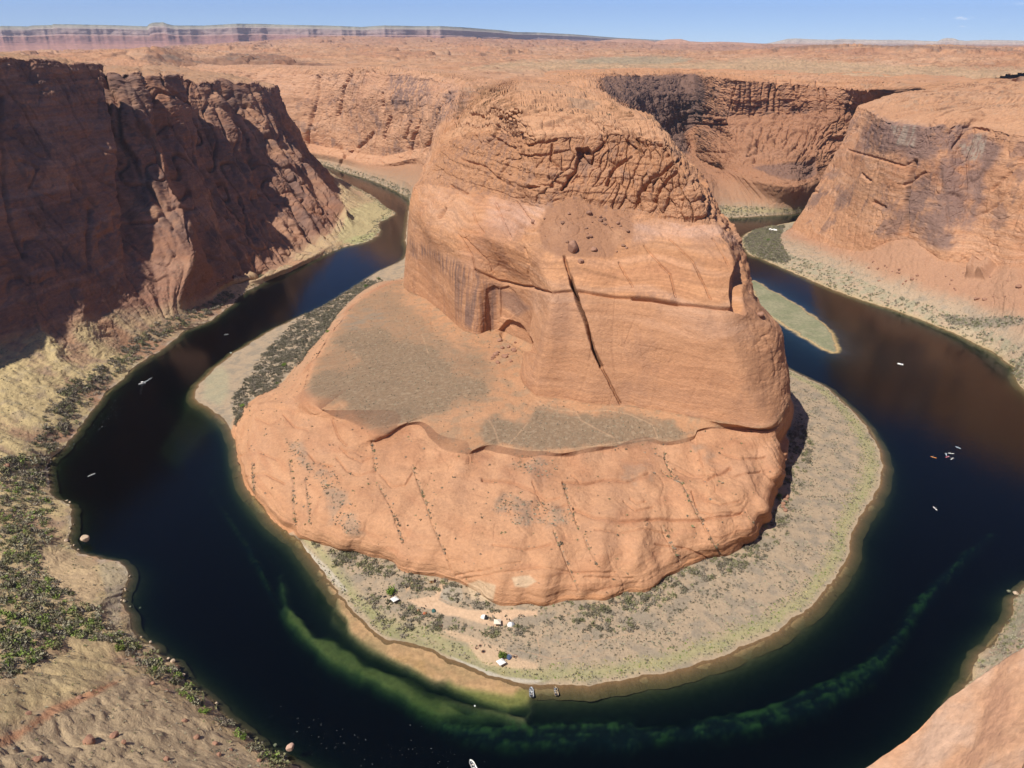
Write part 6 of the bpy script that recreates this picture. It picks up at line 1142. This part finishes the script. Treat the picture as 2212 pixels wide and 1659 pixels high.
kayak(on_water(2020, 1098.6), .1, 5.0, M_WHT, 'single white kayak on the right arm below the bunch')
def raft(loc, rz, label):
    t = root("raft", loc, rz, label, "raft")
    for sx in (-.95, .95): part("pontoon", MB().rings([[(sx+math.cos(a)*.38*k, y, .3+math.sin(a)*.38*k) for a in np.linspace(0, 2*math.pi, 11)[:-1]] for y, k in ((-3, .2), (-2.8, .8), (-2.4, 1), (2.2, 1), (2.7, .8), (3, .2))]).mesh("pontoon", M_WHT, True), t)
    part("deck", MB().box((0, -.1, .55), (1.7, 4.4, .12)).mesh("deck", M_WHT), t); part("seat", MB().box((0, -.9, .85), (1.4, .5, .45), taper=.9).mesh("seat", M_BLU), t); part("outboard_motor", MB().box((0, -2.7, .8), (.35, .45, .6), taper=.7).mesh("outboard_motor", M_BLK), t); return t
raft(on_water(1945, 787), .9, 'white pontoon raft alone on the far right arm of the river')
boat = root("dinghy", ground(498.5, 763)+Vector((0, 0, .15)), .8, 'small white dinghy pulled up on the sand of the left inner shore', 'boat')
part("hull", MB().rings([[(-w*.7, y, 0), (w*.7, y, 0), (w, y, .5), (w*.8, y, .5), (w*.6, y, .15), (-w*.6, y, .15), (-w*.8, y, .5), (-w, y, .5)] for y, w in ((-1.7, .75), (-.5, .85), (.6, .7), (1.3, .4), (1.75, .06))]).mesh("hull", M_WHT), boat); part("bench", MB().box((0, -.3, .38), (1.3, .3, .06)).mesh("bench", M_TANG), boat)
by = root("buoy", on_water(1025.8, 1525), 0, 'small white round buoy floating over the green weed bed', 'buoy')
part("float", MB().rings([[(math.cos(a)*.45*k, math.sin(a)*.45*k, z) for a in np.linspace(0, 2*math.pi, 13)[:-1]] for z, k in ((-.3, .3), (-.1, .9), (.15, 1), (.4, .75), (.52, .25))]).mesh("float", M_WHT, True), by); part("ring", MB().tube((0, 0, .5), (0, 0, .75), .06).mesh("ring", M_BLK), by)
# broken water: flecks of foam on the riffles and the wake of the motorboat
fv, ff = [], []
def flecks(line, n, wid, smin, smax, rs):
    r = np.random.default_rng(rs); pts = np.array([W(a, b, .03) for a, b in line]); seg = r.integers(0, len(pts)-1, n); t = r.random((n, 1)); p = pts[seg]*(1-t)+pts[seg+1]*t + np.c_[r.normal(size=(n, 2))*wid, np.zeros(n)]
    dr = pts[seg+1]-pts[seg]; an = np.arctan2(dr[:, 1], dr[:, 0])+r.normal(size=n)*.5
    for q, a in zip(p, an):
        l = smin+(smax-smin)*r.random()**3; w = l*.22; c, s = math.cos(a), math.sin(a); o = len(fv)
        for k in range(6): u = k/6*6.283; x, y = math.cos(u)*l, math.sin(u)*w; fv.append((q[0]+x*c-y*s, q[1]+x*s+y*c, .03))
        ff.append(tuple(range(o, o+6)))
flecks(ZD([(790,1080),(760,1190),(700,1270),(600,1330),(450,1440)]), 90, 5, .08, .6, 1); flecks(ZF([(40,1290),(250,1370),(450,1470),(600,1570)]), 80, 5, .06, .4, 2); flecks(ZF([(700,1490),(900,1540),(1150,1600)]), 70, 6, .06, .35, 3); flecks(ZF([(0,1380),(300,1560)]), 20, 8, .06, .3, 4)
flecks([(308, 827), (318, 822), (328, 816)], 60, .5, .3, 1.4, 5); flecks([(306, 833), (305, 850)], 14, .5, .1, .5, 6)
me = bpy.data.meshes.new("foam"); me.from_pydata(fv, [], ff); me.materials.append(simple_mat("foam", (.42, .46, .48), .9)); o = part("foam", me); o['kind'] = 'stuff'; tag(o, 'white flecks of foam on the riffles and behind the motorboat', 'foam')

# ------------------------------------------------------------------ the camp
M_CAN = simple_mat("canopy_cloth", (.82, .80, .76), .9); M_CREAM = simple_mat("cream_cloth", (.72, .64, .52), .9); M_TGREY = simple_mat("tent_grey", (.30, .31, .33), .9); M_TEAL = simple_mat("tent_teal", (.05, .12, .11), .9); M_NAVY = simple_mat("tent_navy", (.06, .09, .17), .9); M_BRN = simple_mat("tent_brown", (.24, .10, .04), .9); M_WOOD = simple_mat("wood", (.45, .32, .17), .9); M_MET = simple_mat("metal_pole", (.25, .25, .25), .6)
def canopy(px, py, rz, w, mat, label):
    p = ground(px, py); t = root("canopy_tent", p, rz, label, "canopy", "white canopies at the camp"); h0, h1 = 2.1, 3.2
    m = MB(); r = w/2; m.add([(-r, -r, h0-.25), (r, -r, h0-.25), (r, r, h0-.25), (-r, r, h0-.25), (-r, -r, h0), (r, -r, h0), (r, r, h0), (-r, r, h0), (0, 0, h1)], [(0,1,5,4),(1,2,6,5),(2,3,7,6),(3,0,4,7),(4,5,8),(5,6,8),(6,7,8),(7,4,8)]); part("roof", m.mesh("roof", mat), t)
    for a in (-1, 1):
        for b in (-1, 1): part("leg", MB().tube((a*r*.97, b*r*.97, -.2), (a*r*.97, b*r*.97, h0-.02), .06).mesh("leg", M_MET), t)
    return t
canopy(853, 1300, .72, 3.8, M_CAN, 'white peaked canopy in front of the green tree at the left end of the camp'); canopy(1074.5, 1349, 0, 3.9, M_CREAM, 'cream peaked canopy between two dome tents on the bare sand'); canopy(1082.5, 1436, .62, 3.9, M_CAN, 'white peaked canopy by the shore under the green tree')
def folding_table(loc, rz, label, group=None):
    t = root("folding_table", loc, rz, label, "table", group); part("tabletop", MB().box((0, 0, .74), (1.9, .8, .06)).mesh("tabletop", M_BLK), t)
    for a in (-.8, .8):
        for b in (-.32, .32): part("leg", MB().tube((a, b, 0), (a, b, .72), .03, n=5).mesh("leg", M_MET), t)
for px, py, rz, lab in ((1074, 1348, 0, 'dark table under the cream canopy'), (821, 1290, .6, 'dark table farthest left of the camp'), (831, 1290.5, .5, 'dark table next to the one farthest left'), (1081, 1437, .6, 'dark table under the shore canopy')): folding_table(ground(px, py), rz, lab)
def dome_tent(px, py, rz, L, Wd, Hh, ma, mb, label):
    t = root("dome_tent", ground(px, py), rz, label, "tent")
    def half(y0, y1):
        rs = []
        for k in range(6):
            u = y0+(y1-y0)*k/5; s = max(1-abs(u)**2.4, .02)**.5; rs.append([(math.cos(a)*Wd/2*(.55+.45*s), u*L/2, max(math.sin(a), 0)*Hh*s-.05) for a in np.linspace(0, math.pi, 9)])
        m = MB(); n = 9
        m.add([p for r in rs for p in r], [(k*n+i, k*n+i+1, (k+1)*n+i+1, (k+1)*n+i) for k in range(5) for i in range(n-1)]); return m
    part("fly", half(-1, .1).mesh("fly", ma, True), t); part("panel", half(.1, 1).mesh("panel", mb, True), t)
    part("pole", MB().tube((-Wd/2, .1*L/2, 0), (0, .1*L/2, Hh+.06), .025, n=5).mesh("pole", M_MET), t)
    part("door", MB().add([(-.5, L*.46, .02), (.5, L*.46, .02), (0, L*.36, Hh*.62)], [(0, 1, 2)]).mesh("door", M_BLK), t); return t
dome_tent(1047, 1334, -1.9, 4.6, 3.0, 1.8, M_CAN, M_BLK, 'white and black dome tent on the bare sand left of the cream canopy'); dome_tent(1104, 1350, -1.5, 4.2, 3.2, 1.8, M_CAN, M_TGREY, 'white and grey dome tent right of the cream canopy'); dome_tent(1099.5, 1420, -.6, 3.6, 3.2, 1.7, M_NAVY, M_TGREY, 'navy blue dome tent behind the green tree by the shore')
dome_tent(937, 1320, .3, 2.8, 2.4, 1.4, M_TEAL, M_TEAL, 'dark teal dome tent half hidden by shrubs'); dome_tent(904, 1320, .2, 2.6, 1.8, 1.3, M_BRN, M_TANG, 'small brown tent at the left of the sandy clearing'); dome_tent(918.6, 1326, 1.2, 2.6, 2.0, 1.3, M_BRN, M_RED, 'small rust red tent beside the shrubs of the clearing')
for i, (px, py) in enumerate([(1664, 497), (1668, 498.5), (1672, 498), (1676, 499)]):
    t = dome_tent(px, py, 1.0, 5.5, 4.5, 3.2, M_CAN, M_CAN, 'tiny white tent on the point below the right promontory'); t['group'] = 'white tents on the far right point'
sh = root("toilet_shed", ground(932.5, 1258), .05, 'small tan plank toilet shed at the foot of the slickrock above the camp', 'shed')
part("wall", MB().box((0, 0, 1.1), (2.4, 2.2, 2.4)).mesh("wall", M_WOOD), sh); part("roof", MB().box((0, -.05, 2.38), (2.9, 2.7, .14)).mesh("roof", M_TANG), sh); dr = part("door", MB().box((0, -1.13, .95), (.9, .05, 1.9)).mesh("door", M_BRN), sh); part("handle", MB().box((.3, -1.18, .95), (.05, .06, .2)).mesh("handle", M_BLK), dr)
def camp_chair(px, py, rz, label, group):
    t = root("camp_chair", ground(px, py), rz, label, "chair", group)
    part("seat", MB().box((0, 0, .45), (.55, .5, .05)).mesh("seat", M_BLK), t); part("backrest", MB().box((0, -.27, .75), (.55, .05, .6)).mesh("backrest", M_BLK), t)
    for a in (-.25, .25):
        for b in (-.22, .22): part("leg", MB().tube((a, b, 0), (a, b, .45), .02, n=5).mesh("leg", M_MET), t)
for px, py, rz in ((838, 1298, .3), (840.5, 1301, 1.5), (843, 1300, 2.6), (846, 1299.5, 4), (843.5, 1307, 5), (838, 1305, .8)): camp_chair(px, py, rz, 'dark camp chair in the ring left of the leftmost canopy', 'camp chairs by the leftmost canopy')
for px, py, rz in ((911, 1313.5, .3), (914.5, 1314, 1.7), (917, 1316.5, 3), (920, 1310.5, 4.2)): camp_chair(px, py, rz, 'dark camp chair on the sand above the rust red tent', 'camp chairs above the rust red tent')
for px, py, rz in ((1091, 1333, .3), (1094.5, 1338.5, 2), (1100.5, 1340, 3.6), (1102, 1342, 5)): camp_chair(px, py, rz, 'dark camp chair between the cream canopy and the white and grey tent', 'camp chairs by the cream canopy')
def fire_pit(px, py, r, label):
    t = root("fire_pit", ground(px, py), 0, label, "fire pit"); n = 12
    part("ash_bed", MB().rings([[(math.cos(a)*r*.8, math.sin(a)*r*.8, z) for a in np.linspace(0, 2*math.pi, n+1)[:-1]] for z in (-.1, .06)]).mesh("ash_bed", M_BLK), t)
    m = MB()
    for k in range(n): a = k/n*6.283; m.box((math.cos(a)*r, math.sin(a)*r, .12), (.42, .34, .34), a, .8)
    part("stone_ring", m.mesh("stone_ring", ROCKM['brown']), t)
for px, py, r, lab in ((953, 1352, .9, 'dark fire pit beside the trail left of the camp thicket'), (1030, 1400, .8, 'fire pit ring on the lower sand left of the shore tree'), (1044.4, 1407.5, 1.0, 'dark fire pit between the ring and the shore tree'), (1037.3, 1395, .7, 'small fire pit above the other two on the lower sand'), (1113, 1418, 1.1, 'black fire pit right of the navy blue tent')): fire_pit(px, py, r, lab)
